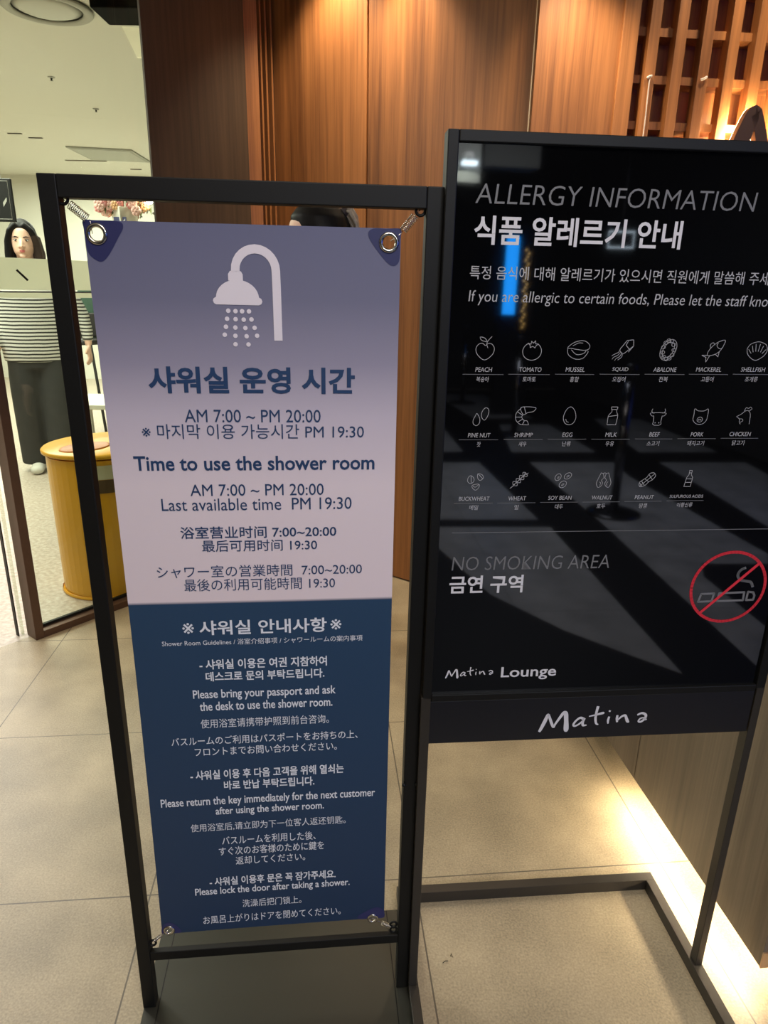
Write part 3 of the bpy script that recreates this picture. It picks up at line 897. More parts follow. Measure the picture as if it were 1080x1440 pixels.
BW, BH, TB = 0.5454, 1.5352, 0.0245
bs = thing('banner_stand', 'tall black steel frame stand holding the blue shower notice on springs', 'banner stand', tuple(B(BW / 2, 0.0, 0)))
for side in (0, 1):
    mb = MB()
    rows = []
    for k in range(13):
        z = 0.008 + (BH - 0.008) * k / 12
        bow = math.sin(math.pi * k / 12)
        u0 = (0.0025 * bow) if side == 0 else BW - TB - 0.0060 * (1 - k / 12) - 0.0015 * bow
        rows.append([B(u0, 0, z), B(u0 + TB, 0, z), B(u0 + TB, TB, z), B(u0, TB, z)])
    mb.rings(rows).build('upright', M_black, bs, bevel=.0015)
MB().box((TB, 0, BH - 0.029), (BW - TB, TB, BH), B).build('top_bar', M_black, bs, bevel=.0015)
MB().box((TB, 0.002, 0.132), (BW - TB - .005, 0.014, 0.153), B).build('bottom_bar', M_black, bs, bevel=.0015)
MB().box((0.001, -0.20, 0.0), (0.5385, 0.188, 0.008), B).build('base_plate', M_steel, bs, bevel=.001)
for u in (0.030, 0.512):
    MB().box((u - .001, -0.19, 0.008), (u + .001, 0.186, 0.0084), B).build('plate_groove', M_black, bs)
for u in (0.519, 0.543):
    MB().ball(tuple(B(u - .003, -.002, 0.527)), .004, 10, 6).build('bolt', M_black, bs, smooth=True)


def hook(u, z, du, dz):
    c = B(u, 0.010, z)
    pts = [c + BU * (.0065 * math.cos(t)) + Vector((0, 0, .0065 * math.sin(t))) for t in [i * math.pi / 9 for i in range(18)]]
    mb = MB().tube(pts, .0022, 8, closed=True)
    mb.tube([c + BU * (du * .0065) + Vector((0, 0, dz * .0065)), c + BU * (du * .016) + Vector((0, 0, dz * .016))], .003, 8)
    mb.build('eye_hook', M_black, bs, smooth=True)


def spring(a, b, g, r=.0058, turns=11, wire=.0006, n=.010):
    """coil from a to b (u, z), then a thin wire on to the eyelet g and back to the hook"""
    A_, Bq, Gq = B(a[0], n, a[1]), B(b[0], n, b[1]), B(g[0], n + .004, g[1])
    ax = (Bq - A_)
    L_ = ax.length
    ax.normalize()
    s = BNV
    t = ax.cross(s)
    pts = []
    for i in range(turns * 10 + 1):
        k = i / (turns * 10)
        an = k * turns * 2 * math.pi
        pts.append(A_ + ax * (L_ * k) + (s * math.cos(an) + t * math.sin(an)) * r)
    mb = MB().tube(pts, wire, 5)
    mb.tube([pts[-1], Bq + ax * .004, Gq], wire, 5)
    h = A_ - ax * .010
    mb.tube([pts[0], A_ - ax * .004, h, h + s * .004 - ax * .003], wire, 5)
    return mb.build('spring', M_chrome, bs, smooth=True)


hook(0.0275, 1.5055, -.7, .7)
hook(0.5135, 1.5045, .7, .7)
hook(0.0300, 0.170, -.8, -.6)
hook(0.5060, 0.174, .8, 0)
hook(0.5060, 0.160, .8, 0)
spring((0.0355, 1.4990), (0.0570, 1.4815), (0.0600, 1.463))
spring((0.5060, 1.4975), (0.4895, 1.4775), (0.4720, 1.4635))
spring((0.0330, 0.175), (0.0480, 0.188), (0.0640, 0.1975), .003, 9)
spring((0.4985, 0.168), (0.4830, 0.179), (0.4640, 0.189), .0045, 9)

# ---------------------------------------------------------------- the banner itself
SU0, SU1, SZ0, SZ1, SMZ = 0.0499, 0.4866, 0.1893, 1.4803, 0.901


def S(u, z, off=0.0):
    """a point of the printed sheet: edges pulled in a little, slight ripple"""
    t = (z - SZ0) / (SZ1 - SZ0)
    k = (u - SU0) / (SU1 - SU0)
    t_ = min(max(t, 0), 1)
    uu = u + .0042 * math.sin(math.pi * t_) * (1 - k) - .0008 * math.sin(math.pi * t_) * k if 0 else u + .0042 * math.sin(math.pi * t_) * max(0, 1 - 4 * k)
    zz = z + (.0028 * k if t < .5 else 0) * (1 - 2 * t_ if t_ < .5 else 0)
    n = .011 + .0012 * math.sin(5 * t_ + 1.0) * math.sin(math.pi * k) - off
    return B(uu, n, zz)


STOPS = [(SZ0, (26, 50, 80)), (SMZ - .0005, (34, 64, 94)), (SMZ + .0005, (228, 212, 216)), (1.10, (226, 212, 218)), (1.21, (198, 188, 202)), (1.29, (150, 145, 166)), (1.38, (113, 113, 138)), (SZ1, (101, 103, 132))]  # printed fade and the dimmer light towards the top share these colours
bn_t = thing('shower_banner', 'hanging shower room notice, lilac above and deep blue below, with a shower head picture', 'banner', tuple(S((SU0 + SU1) / 2, SZ0)))
NU, NZ = 30, 90
vs_ = [S(SU0 + (SU1 - SU0) * i / NU, SZ0 + (SZ1 - SZ0) * j / NZ) for j in range(NZ + 1) for i in range(NU + 1)]
fs_ = [(j * (NU + 1) + i, j * (NU + 1) + i + 1, (j + 1) * (NU + 1) + i + 1, (j + 1) * (NU + 1) + i) for j in range(NZ) for i in range(NU)]
oz = bn_t.location.z
nv = len(vs_)
vs_ += [S(SU0 + (SU1 - SU0) * i / NU, SZ0 + (SZ1 - SZ0) * j / NZ, -.0007) for j in range(NZ + 1) for i in range(NU + 1)]
fs_ += [tuple(nv + q for q in f) for f in fs_]
rim = [i for i in range(NU + 1)] + [j * (NU + 1) + NU for j in range(1, NZ + 1)] + [NZ * (NU + 1) + i for i in range(NU - 1, -1, -1)] + [j * (NU + 1) for j in range(NZ - 1, 0, -1)]
fs_ += [(rim[k], rim[(k + 1) % len(rim)], nv + rim[(k + 1) % len(rim)], nv + rim[k]) for k in range(len(rim))]
sheet = MB().add(vs_, fs_).build('sheet', ramp_z('banner print and shade', [(p - oz, c) for p, c in STOPS], 0.55, SZ0 - oz, SZ1 - oz), bn_t)
HOLES = (((.0669, 1.4627), .0115), ((.4696, 1.4616), .0115), ((.0641, .1990), .0085), ((.4635, .1905), .0085))
cut = MB()
for (u, z), r in HOLES:
    cut.rings([[S(u, z, dn) + BU * (r * .9 * math.cos(t * math.pi / 12)) + Vector((0, 0, r * .9 * math.sin(t * math.pi / 12))) for t in range(24)] for dn in (.01, -.01)])
cutter = cut.build('cutter', M_patch, bn_t)
bo = sheet.modifiers.new('holes', 'BOOLEAN')
bo.operation, bo.object, bo.solver = 'DIFFERENCE', cutter, 'EXACT'
dg_ = bpy.context.evaluated_depsgraph_get()
dg_.update()
new_me = bpy.data.meshes.new_from_object(sheet.evaluated_get(dg_))
sheet.modifiers.clear()
old_me = sheet.data
sheet.data = new_me
bpy.data.meshes.remove(old_me)
bpy.data.objects.remove(cutter)
sheet.name = 'sheet'


def disc(mb, c, r, seg=14, fn=None, sy=1.0):
    mb.add([fn(c[0] + r * math.cos(2 * math.pi * k / seg), c[1] + sy * r * math.sin(2 * math.pi * k / seg)) for k in range(seg)], [tuple(range(seg))])


def corner_patch(pts, hole, fn):
    """rounded patch with the eyelet hole left open"""
    (hu, hz), r = hole
    outer = catmull(pts, 4, closed=True)
    inner = []
    for u, z in outer:
        a = math.atan2(z - hz, u - hu)
        inner.append((hu + r * .9 * math.cos(a), hz + r * .9 * math.sin(a)))
    n = len(outer)
    return MB().add([fn(*p) for p in outer + inner], [(k, (k + 1) % n, n + (k + 1) % n, n + k) for k in range(n)])


SP = lambda u, z: S(u, z, .0009)
e = .0006
for pi, pts in enumerate(([(SU0 + e, SZ1 - e), (SU0 + .020, SZ1 - e), (SU0 + .048, SZ1 - .001), (SU0 + .053, SZ1 - .008), (SU0 + .046, SZ1 - .020), (SU0 + .031, SZ1 - .043), (SU0 + .020, SZ1 - .053), (SU0 + .010, SZ1 - .050), (SU0 + .002, SZ1 - .040), (SU0 + .001, SZ1 - .015)],
            [(SU1 - e, SZ1 - e), (SU1 - .020, SZ1 - e), (SU1 - .040, SZ1 - .001), (SU1 - .047, SZ1 - .008), (SU1 - .040, SZ1 - .022), (SU1 - .020, SZ1 - .045), (SU1 - .010, SZ1 - .050), (SU1 - .003, SZ1 - .046), (SU1 - e, SZ1 - .035), (SU1 - e, SZ1 - .015)],
            [(SU0 + e, SZ0 + .001), (SU0 + .020, SZ0 + e), (SU0 + .036, SZ0 + .001), (SU0 + .034, SZ0 + .012), (SU0 + .022, SZ0 + .026), (SU0 + .010, SZ0 + .028), (SU0 + .001, SZ0 + .018)],
            [(SU1 - e, SZ0 + .001), (SU1 - .020, SZ0 + e), (SU1 - .050, SZ0 + .001), (SU1 - .050, SZ0 + .012), (SU1 - .022, SZ0 + .028), (SU1 - .010, SZ0 + .028), (SU1 - e, SZ0 + .018)])):
    corner_patch(pts, HOLES[pi], lambda u, z: S(u, z, .0005)).build('corner_patch', M_patch, bn_t)
for (u, z), r in HOLES:
    c = S(u, z, .0012)
    pts = [c + BU * (r * math.cos(t * math.pi / 16)) + Vector((0, 0, r * math.sin(t * math.pi / 16))) for t in range(32)]
    MB().tube(pts, [(.0022, .0030)] * 32, 8, closed=True).build('eyelet', M_chrome, bn_t, smooth=True)

# shower head picture (crop pixels to metres)
KU, KZ = 0.3050 / 685.0, 0.3050 / 685.0 * 1.005


def IC(x, y):
    return S(0.117 + (x - 205) * KU, 1.2654 - (y - 551.5) * KZ, .0009)


ic = MB()
cl = [(507, 212)] + [(571 - 64 * math.cos(t * math.pi / 14), 206 - 64 * math.sin(t * math.pi / 14)) for t in range(1, 15)] + [(636, 260), (637, 422)]
L_, R_ = stroke_poly(cl, [13.5] * len(cl))
ic.add([IC(p.x, p.y) for p in L_ + R_], [(k, k + 1, len(L_) + k + 1, len(L_) + k) for k in range(len(L_) - 1)])
for ol in ([(484, 238), (484, 218), (490, 209), (500, 207), (514, 207), (525, 210), (530, 219), (530, 238)],
           [(442, 290)] + [(510.5 - 68 * math.cos(t * math.pi / 16), 290 - 55 * math.sin(t * math.pi / 16)) for t in range(1, 16)] + [(579, 290)],
           [(442, 288), (579, 288), (586, 292), (589, 300), (586, 308), (578, 312), (442, 311), (435, 307), (432, 299), (435, 292)]):
    ic.add([IC(*p) for p in ol], [tuple(range(len(ol)))])
for x, y in ((479, 330), (502, 331), (523, 331), (545, 331), (474, 355), (501, 356), (527, 357), (552, 356), (469, 380), (499, 382), (531, 383), (561, 382), (464, 405), (498, 408), (534, 409), (568, 407), (497, 435), (539, 435)):
    disc(ic, (x, y), 7.3, 14, IC)
ic.build('shower_head_picture', M_icon, bn_t)


def text_mesh(s, bold=0.0, italic=0):
    """glyph outlines of the built-in font, scaled to a unit box: returns verts, faces, aspect"""
    cu = bpy.data.curves.new('text', 'FONT')
    cu.body = s
    cu.size = 1.0
    cu.resolution_u = 3
    cu.offset = bold
    cu.shear = 0.09 if italic else 0.0
    ob = bpy.data.objects.new('text', cu)
    COL.objects.link(ob)
    dg = bpy.context.evaluated_depsgraph_get()
    dg.update()
    me = bpy.data.meshes.new_from_object(ob.evaluated_get(dg))
    vs = [(v.co.x, v.co.y) for v in me.vertices]
    fs = [tuple(p.vertices) for p in me.polygons]
    bpy.data.objects.remove(ob)
    bpy.data.curves.remove(cu)
    bpy.data.meshes.remove(me)
    return vs, fs


def lettering(s, u0, u1, zc, h, fn, m, parent, bold=0.0, italic=0, name='lettering'):
    vs, fs = text_mesh(s, bold, italic)
    x0, x1 = min(v[0] for v in vs), max(v[0] for v in vs)
    y0, y1 = min(v[1] for v in vs), max(v[1] for v in vs)
    kx, ky = (u1 - u0) / (x1 - x0), h / (y1 - y0)
    mb = MB().add([fn(u0 + (x - x0) * kx, zc + (y - (y0 + y1) / 2) * ky) for x, y in vs], fs)
    return mb.build(name, m, parent)


for s, u0, u1, z, h, b in BANNER_TEXT:
    lettering(s, u0, u1, z, h, SP, M_navy if z > SMZ else M_pale, bn_t, b, 0, 'printed_line')

# ---------------------------------------------------------------- allergy board stand
AA = 0.0914
AU, ANV, AO = Vector((math.cos(AA), math.sin(AA), 0)), Vector((-math.sin(AA), math.cos(AA), 0)), Vector((0.0747, 1.0231, 0))


def A(u, n, z):
    return AO + AU * (u - .001 + .0022 * z) + ANV * n + Vector((0, 0, z))


AW, ATOP, TW = 0.6317, 1.6047, 0.0150
al = thing('board_stand', 'black steel floor stand framing the glossy allergy board, right of the shower banner', 'sign stand', tuple(A(AW / 2, 0, 0)))
for u, w in ((-.0035, .0170), (AW - TW, TW)):
    MB().box((u, 0, 0.03), (u + w, 0.022, 0.72), A).build('leg', M_base, al, bevel=.001)
for u, w in ((-.003, .020), (AW - .020, .022)):
    MB().box((u, -0.22, 0.0), (u + w, 0.222, 0.03), A).build('side_rail', M_base, al, bevel=.001)
MB().box((-.003, 0.222, 0.0), (AW + .002, 0.246, 0.03), A).build('back_rail', M_base, al, bevel=.001)
# frame round the board
MB().box((-.0012, 0, 0.716), (0.0145, 0.030, ATOP), A).build('frame_side', M_black, al, bevel=.0015)
MB().box((AW - 0.0175, 0, 0.716), (AW, 0.030, ATOP), A).build('frame_side', M_black, al, bevel=.0015)
MB().box((0.0145, 0, ATOP - 0.015), (AW - 0.0175, 0.030, ATOP), A).build('frame_top', M_black, al, bevel=.0015)
MB().box((0.0145, 0, 0.7105), (AW - 0.0175, 0.030, 0.7245), A).build('frame_bottom', M_black, al, bevel=.0015)
MB().box((0.0145, 0.0062, 0.7245), (AW - 0.0175, 0.022, ATOP - 0.015), A).build('board_panel', M_gloss, al)
MB().box((0.0, 0.002, 0.6225), (AW - 0.0165, 0.010, 0.7103), A).build('name_strip', M_strip, al, bevel=.001)

AP_ = lambda u, z: A(u, 0.0058, z)
AS_ = lambda u, z: A(u, 0.0016, z)
MATS = {'dim': M_dim, 'mid': M_mid, 'bright': M_bright}
for s, u0, u1, z, h, b, t, it in BOARD_TEXT:
    if z < .8:
        h *= 1.0
    lettering(s, u0, u1, z, h, AP_, MATS[t], al, b, it, 'printed_line')
for i, key in enumerate('matijnb'):
    script_letter(key, lambda x, y: A(0.0362 + x * .0866 / 358, 0.0058, 0.7535 + (y) * .0866 / 358)).build('script_letter', M_bright, al)
for i, key in enumerate('matijnb'):
    script_letter(key, lambda x, y: A(0.2105 + x * .2061 / 358, 0.0016, 0.6370 + (y + .006 * x) * .2061 / 358)).build('script_letter', M_bright, al)


def ribbon(mb, pts, w, fn, closed=False):
    P = [Vector((p[0], p[1], 0)) for p in pts]
    if closed:
        P.append(P[0])
    for a, b in zip(P, P[1:]):
        d = b - a
        if d.length < 1e-9:
            continue
        n = Vector((-d.y, d.x, 0)).normalized() * (w / 2)
        ex = d.normalized() * (w * .25)
        q = [a + n - ex, b + n + ex, b - n + ex, a - n - ex]
        mb.add([fn(p.x, p.y) for p in q], [(0, 1, 2, 3)])
    return mb


rb_ = MB()
ribbon(rb_, [(0.0358, 1.0250), (0.612, 1.0256)], .0011, AP_)
rb_.build('divider_line', M_dim, al)

# no smoking symbol
ns = MB()
cc = (0.5261, 0.9186)
ribbon(ns, [(cc[0] + .0665 * math.cos(t * math.pi / 32), cc[1] + .0655 * math.sin(t * math.pi / 32)) for t in range(64)], .0052, AP_, True)
ribbon(ns, [(0.4815, 0.8690), (0.5745, 0.9630)], .0050, lambda u, z: A(u, 0.0056, z))
ns.build('no_smoking_ring', M_red, al)
cg = MB()
D_ = lambda x, y: (cc[0] + (x - .192 * (193 - y) - 952) * .000586, cc[1] - (y - 193) * .000590)
for pl in ([(858, 238), (868, 213), (908, 212), (900, 237)], [(916, 237), (924, 212), (1002, 210), (998, 236)], [(1008, 236), (1014, 209), (1030, 211), (1034, 222), (1030, 235)]):
    ribbon(cg, [D_(*p) for p in pl], .0038, AP_, True)
ribbon(cg, [D_(*p) for p in catmull([(1005, 132), (990, 140), (982, 156), (990, 170), (1006, 174), (1022, 178), (1028, 192)], 4)], .0048, AP_)
cg.build('cigarette_symbol', M_dim, al)

# ---------------------------------------------------------------- allergen pictures


def ell(cx, cy, rx, ry, rot=0, a0=0, a1=360, n=22):
    r = math.radians(rot)
    o = []
    for k in range(n + 1):
        t = math.radians(a0 + (a1 - a0) * k / n)
        x, y = rx * math.cos(t), ry * math.sin(t)
        o.append((cx + x * math.cos(r) - y * math.sin(r), cy + x * math.sin(r) + y * math.cos(r)))
    return o


def cm(*p):
    return catmull(p, 5)


def cmc(*p):
    c = catmull(p, 5, closed=True)
    return c + [c[0]]


ICON = {
    'peach': [cmc((0, -9), (8, -15), (20, -13), (28, 0), (22, 18), (0, 33), (-22, 18), (-28, 0), (-20, -13), (-8, -15)), cm((8, -2), (4, -14), (8, -24), (18, -35)), cmc((4, -21), (-4, -31), (-17, -33), (-12, -24)), ],
    'tomato': [ell(0, 2, 29, 26, 0, -62, 242), [(-14, -22), (-5, -19), (-4, -28), (2, -22), (8, -29), (9, -20), (18, -20), (10, -14), (8, -8), (1, -13), (-7, -9), (-7, -15), (-14, -22)]],
    'mussel': [cmc((-34, -6), (-14, -22), (14, -27), (32, -16), (33, -4), (20, 1), (-4, -1), (-20, -4)), cm((-34, -6), (-30, 14), (-8, 27), (16, 25), (30, 8), (29, 2)), cm((-22, 0), (-4, 14), (18, 10), (24, 1)), cm((-18, -12), (-2, -20), (12, -20))],
    'squid': [[(10, -28), (30, -30), (32, -12), (6, 10), (0, 12), (-10, 2), (-8, -4), (10, -28)], [(14, -26), (8, -14), (22, 0)], [(32, -12), (26, -4), (18, 6)], cm((-10, 2), (-14, 8), (-26, 14), (-32, 18)), cm((-6, 6), (-14, 16), (-26, 22), (-30, 28)), cm((-2, 9), (-8, 20), (-18, 26), (-22, 32)), cm((0, 12), (-2, 22), (-12, 30))],
    'abalone': [ell(0, 0, 25, 16, -62), ell(0, 0, 33, 23, -62)] + [ell(28 * math.cos(k * .571) * .62 + 0, 28 * math.sin(k * .571) * 1.0, 6, 5, 0) for k in range(11)],
    'mackerel': [cmc((-16, 14), (-12, -4), (8, -24), (32, -32), (32, -20), (22, 0), (4, 12)), [(-16, 14), (-34, 14), (-20, 20), (-18, 34), (-8, 14)], cm((-10, -8), (-12, -18), (-4, -24), (2, -18)), cm((12, -24), (10, -14), (20, -6), (30, -10)), [(8, 10), (18, 18), (20, 4)]],
    'scallop': [cmc((0, 29), (-24, 16), (-33, -2), (-26, -18), (-14, -24), (0, -27), (14, -24), (26, -18), (33, -2), (24, 16)), [(-18, 8), (-28, -4)], [(-12, 4), (-18, -14)], [(-4, 2), (-7, -20)], [(4, 2), (7, -20)], [(12, 4), (18, -14)], [(18, 8), (28, -4)]],
    'pine_nut': [cmc((-11, -9), (-2, 6), (-2, 20), (-10, 28), (-20, 24), (-22, 12), (-16, -2)), cmc((14, -27), (24, -22), (24, -6), (14, 11), (4, 2), (4, -14))],
    'shrimp': [cmc((-16, -28), (28, -28), (24, -16), (6, -12), (-8, -6)), cm((-16, -26), (-30, -10), (-30, 10), (-16, 24), (2, 26), (12, 26)), cm((-8, -6), (-12, 2), (-4, 12), (6, 14), (12, 26)), [(-26, -14), (-10, -4)], [(-31, 2), (-11, 2)], [(-24, 18), (-8, 8)], [(-8, 26), (-2, 12)], [(-6, -28), (0, -10)]],
    'egg': [cmc((0, -28), (13, -18), (20, 4), (14, 22), (0, 28), (-14, 22), (-20, 4), (-13, -18)), cm((-12, 10), (-8, 18), (-2, 20))],
    'milk': [[(-8, -28), (12, -28), (11, -20), (-7, -20), (-8, -28)], cm((-6, -20), (-6, -12), (-15, 0), (-16, 28)), [(-16, 28), (12, 28)], cm((12, 28), (15, 0), (10, -12), (10, -20)), [(-14, 2), (14, -2)]],
    'beef': [cm((-14, -10), (-22, -16), (-20, -24)), cm((14, -10), (22, -16), (20, -24)), [(-14, -12), (14, -12)], cm((-14, -12), (-26, -10), (-20, -2), (-14, -2)), cm((14, -12), (26, -10), (20, -2), (14, -2)), [(-14, -2), (-12, 16), (-14, 24), (-8, 28), (8, 28), (14, 24), (12, 16), (14, -2)], ell(-6, 20, 1.2, 1.2, n=8), ell(6, 20, 1.2, 1.2, n=8)],
    'pork': [cmc((-22, -8), (-22, -24), (-10, -18), (10, -18), (22, -24), (24, -8), (22, 12), (10, 24), (-8, 24), (-22, 12)), ell(0, 10, 9, 8), ell(-3, 10, 1.2, 2, n=8), ell(3, 10, 1.2, 2, n=8)],
    'chicken': [cm((-8, 28), (-12, 22), (-14, 12), (-22, 6), (-24, 4), (-10, -4), (2, -14), (12, -14), (20, -2), (22, 28)), cm((-2, -14), (2, -24), (10, -22), (16, -26), (22, -20), (12, -14)), cm((-14, 12), (-4, 12), (-2, 18), (-8, 22))],
    'buckwheat': [cmc((-16, -20), (-6, -10), (-8, 2), (-18, 6), (-26, -2), (-24, -14)), cmc((6, -26), (20, -22), (24, -12), (14, -4), (6, -12)), cmc((-10, 12), (10, 8), (12, 18), (2, 28), (-8, 22)), [(-16, -20), (-14, 4)], [(6, -26), (22, -10)], cm((-8, 14), (0, 18), (10, 10))],
    'wheat': [[(-28, 24), (-18, 16)]] + [p for k in range(4) for p in (cmc((-18 + 10 * k, 14 - 10 * k), (-20 + 10 * k, 2 - 10 * k), (-10 + 10 * k, 4 - 10 * k)), cmc((-18 + 10 * k, 14 - 10 * k), (-6 + 10 * k, 15 - 10 * k), (-8 + 10 * k, 6 - 10 * k)))] + [[(20, -20), (27, -26)], [(14, -22), (18, -27)]],
    'soybean': [ell(-16, -12, 12, 9, -60), ell(16, -16, 13, 9, -35), ell(2, 12, 13, 10, -40), ell(-15, -11, 4, 1.6, -60), ell(16, -15, 5, 2, -35), ell(2, 13, 5, 2, -40)],
    'walnut': [cm((-4, -22), (-12, -26), (-16, -16), (-20, -6), (-24, 8), (-18, 22), (-8, 18), (-4, 8), (-8, -2), (-2, -10), (-4, -22)), cm((4, -22), (12, -26), (16, -16), (20, -6), (24, 8), (18, 22), (8, 18), (4, 8), (8, -2), (2, -10), (4, -22)), cm((-6, -24), (0, -26), (6, -24)), cm((-14, 4), (-10, 8), (-12, 16)), cm((14, 4), (10, 8), (12, 16))],
    'peanut': [cmc((-22, 22), (-25, 8), (-12, -2), (-2, -10), (6, -22), (20, -24), (26, -14), (18, -2), (6, 6), (-6, 18)), [(-18, 4), (-8, 16)], [(-8, -4), (6, 6)], [(4, -18), (18, 0)], [(-22, 20), (24, -22)], [(-24, 10), (-14, 22)]],
    'bottle': [[(-3, -26), (6, -26), (5, -12), (11, -2), (8, 28), (-14, 28), (-9, -3), (-3, -12), (-3, -26)], [(-3, -18), (6, -18)], [(-10, 2), (10, 2)], [(-12, 14), (9, 14)]],
}
for k, iu, iz, isc, cap, c0, c1, cz, l0, l1, lz, kr, k0, k1, kz in ALLERGENS:
    mb = MB()
    for pl in ICON[k]:
        ribbon(mb, [(iu + x * isc, iz - y * isc) for x, y in pl], .00075, AP_)
    ico = part_label(mb.build('allergen_picture', M_mid, al), k.replace('_', ' ') + ' line drawing')
    lettering(cap, c0, c1, cz, .0068 if cap[0] != 'S' or len(cap) < 12 else .0050, AP_, M_mid, ico, 0.0, 1, 'caption')
    lettering(kr, k0, k1, kz, .0080, AP_, M_mid, ico, .0, 1, 'caption')
    r_ = MB()
    ribbon(r_, [(l0, lz), (min(l1, .612), lz)], .0007, AP_)
    r_.build('rule_line', M_dim, ico)

# ---------------------------------------------------------------- people


def hand(mb, w, d, side, up=Vector((0, 0, 1)), curl=0.5, s=1.0):
    """palm with five fingers from wrist w along direction d; side is the thumb side"""
    d = d.normalized()
    sd = (side - d * side.dot(d)).normalized()
    pn = d.cross(sd)
    palm = [w + d * (k * s) for k in (0, .03, .06, .085)]
    mb.tube(palm, [(.020 * s, .016 * s), (.030 * s, .014 * s), (.037 * s, .014 * s), (.034 * s, .012 * s)], 10)
    for i, (off, L_) in enumerate(((.028, .070), (.010, .080), (-.010, .074), (-.028, .058))):
        b = w + d * .078 * s + sd * off * s
        e1 = b + d * L_ * .45 * s
        e2 = e1 + (d * math.cos(curl) + pn * math.sin(curl)) * L_ * .32 * s
        e3 = e2 + (d * math.cos(curl * 2) + pn * math.sin(curl * 2)) * L_ * .25 * s
        mb.tube([b - d * .02 * s, e1, e2, e3], [.0098 * s, .0092 * s, .0085 * s, .007 * s], 8)
    t0 = w + d * .025 * s + sd * .018 * s
    t1 = t0 + (d * .6 + sd * .7).normalized() * .035 * s
    t2 = t1 + (d * .9 + sd * .25 + pn * .3).normalized() * .032 * s
    mb.tube([t0, t1, t2], [.013 * s, .0105 * s, .008 * s], 8)


def head(mb, c, s=1.0):
    """head facing -y; c = chin-level centre of the neck axis; 0.225 m tall"""
    x, y, z = c
    L_ = [(x, y - .035, z - .004, .020, .022), (x, y - .030, z + .008, .040, .045), (x, y - .022, z + .03, .056, .068), (x, y - .012, z + .06, .066, .083), (x, y - .006, z + .095, .071, .090),
          (x, y - .002, z + .13, .073, .093), (x, y + .002, z + .165, .071, .092), (x, y + .005, z + .195, .058, .076), (x, y + .006, z + .214, .036, .046), (x, y + .006, z + .222, .010, .012)]
    mb.loft(L_, 24)
    mb.tube([(x, y - .092, z + .108), (x, y - .106, z + .082), (x, y - .112, z + .068), (x, y - .094, z + .062)], [.007, .010, .013, .011], 8)     # nose
    for sx in (-1, 1):
        mb.ball((x + sx * .074, y + .005, z + .095), (.010, .018, .030), 10, 7)                                                           # ears
        mb.ball((x + sx * .012, y - .098, z + .064), (.008, .010, .008), 8, 5)
    mb.ball((x, y - .088, z + .038), (.024, .010, .012), 10, 6)
    mb.ball((x, y - .078, z + .008), (.022, .016, .016), 10, 6)


def face_parts(c, root, skin_lip, brow):
    x, y, z = c
    M_eye = mat('eye white', (226, 220, 210), .3)
    M_iris = mat('dark iris', (28, 20, 18), .2)
    for sx in (-1, 1):
        MB().ball((x + sx * .031, y - .0845, z + .103), (.0135, .006, .0052), 12, 7).build('eye', M_eye, root, smooth=True)
        MB().ball((x + sx * .031 - .001, y - .0895, z + .1025), (.0058, .003, .0052), 10, 6).build('iris', M_iris, root, smooth=True)
        MB().tube([(x + sx * .014, y - .0885, z + .109), (x + sx * .031, y - .0895, z + .1105), (x + sx * .047, y - .080, z + .107)], .0018, 6).build('eyelid', M_iris, root, smooth=True)
        MB().tube([(x + sx * .013, y - .0925, z + .121), (x + sx * .032, y - .0915, z + .126), (x + sx * .052, y - .076, z + .121)], [.0025, .0035, .0015], 6).build('eyebrow', brow, root, smooth=True)
    MB().ball((x, y - .0965, z + .0405), (.019, .004, .0042), 10, 6).build('lips', skin_lip, root, smooth=True)
    MB().ball((x, y - .0955, z + .0335), (.016, .005, .0048), 10, 6).build('lips', skin_lip, root, smooth=True)


def place(root, loc, rz, s):
    root.location = loc
    root.rotation_euler = (0, 0, rz)
    root.scale = (s, s, s)


M_skin = mat('skin', (232, 190, 166), .5, noise=.04, nscale=10)
M_hair = mat('black hair', (12, 10, 10), .5, 0, .2, noise=.5, nscale=60, stretch=(1, 1, .1))
M_lip = mat('lips', (190, 96, 92), .45)

# woman behind the glass: stands facing the viewer, left arm hanging a little away from the body
ws = thing('person', 'standing woman in a striped top and dark wide trousers, seen through the glass', 'person', (0, 0, 0))
bd = MB()
head(bd, (0, 0, 1.455))
bd.tube([(0, .012, 1.34), (0, .005, 1.42), (0, -.004, 1.49)], [.062, .050, .050], 14)
bd.loft([(0, .01, .84, .14, .10), (0, .01, .93, .155, .105), (0, .01, 1.05, .125, .09), (0, .01, 1.18, .140, .095), (0, .012, 1.30, .150, .085), (0, .012, 1.36, .10, .065), (0, .012, 1.40, .055, .05)], 24)
armL = [(.165, .01, 1.325), (.245, .015, 1.215), (.305, .02, 1.09), (.325, .0, .985), (.328, -.025, .895)]
armR = [(-.165, .01, 1.325), (-.205, .02, 1.20), (-.225, .03, 1.06), (-.235, -.03, .95), (-.240, -.07, .86)]
for arm, sd in ((armL, -1), (armR, 1)):
    bd.tube(arm, [.046, .042, .036, .030, .023], 12)
    bd.tube([(sd * -.08, .012, 1.35), arm[0]], [.05, .046], 12)
    hand(bd, Vector(arm[-1]), Vector(arm[-1]) - Vector(arm[-2]), Vector((sd * .3, -1, 0)), curl=.45, s=.95)
for sx, fy in ((-1, .06), (1, -.06)):
    bd.tube([(sx * .085, .01, .88), (sx * .09, .0 + fy * .4, .48), (sx * .092, .02 + fy, .08)], [.088, .058, .038], 12)
    bd.tube([(sx * .092, .03 + fy, .05), (sx * .095, -.06 + fy, .035), (sx * .098, -.13 + fy, .028)], [.036, .036, .026], 10)
bd.build('body', M_skin, ws, remesh=.006)
face_parts((0, 0, 1.455), ws, M_lip, M_hair)
st = MB()
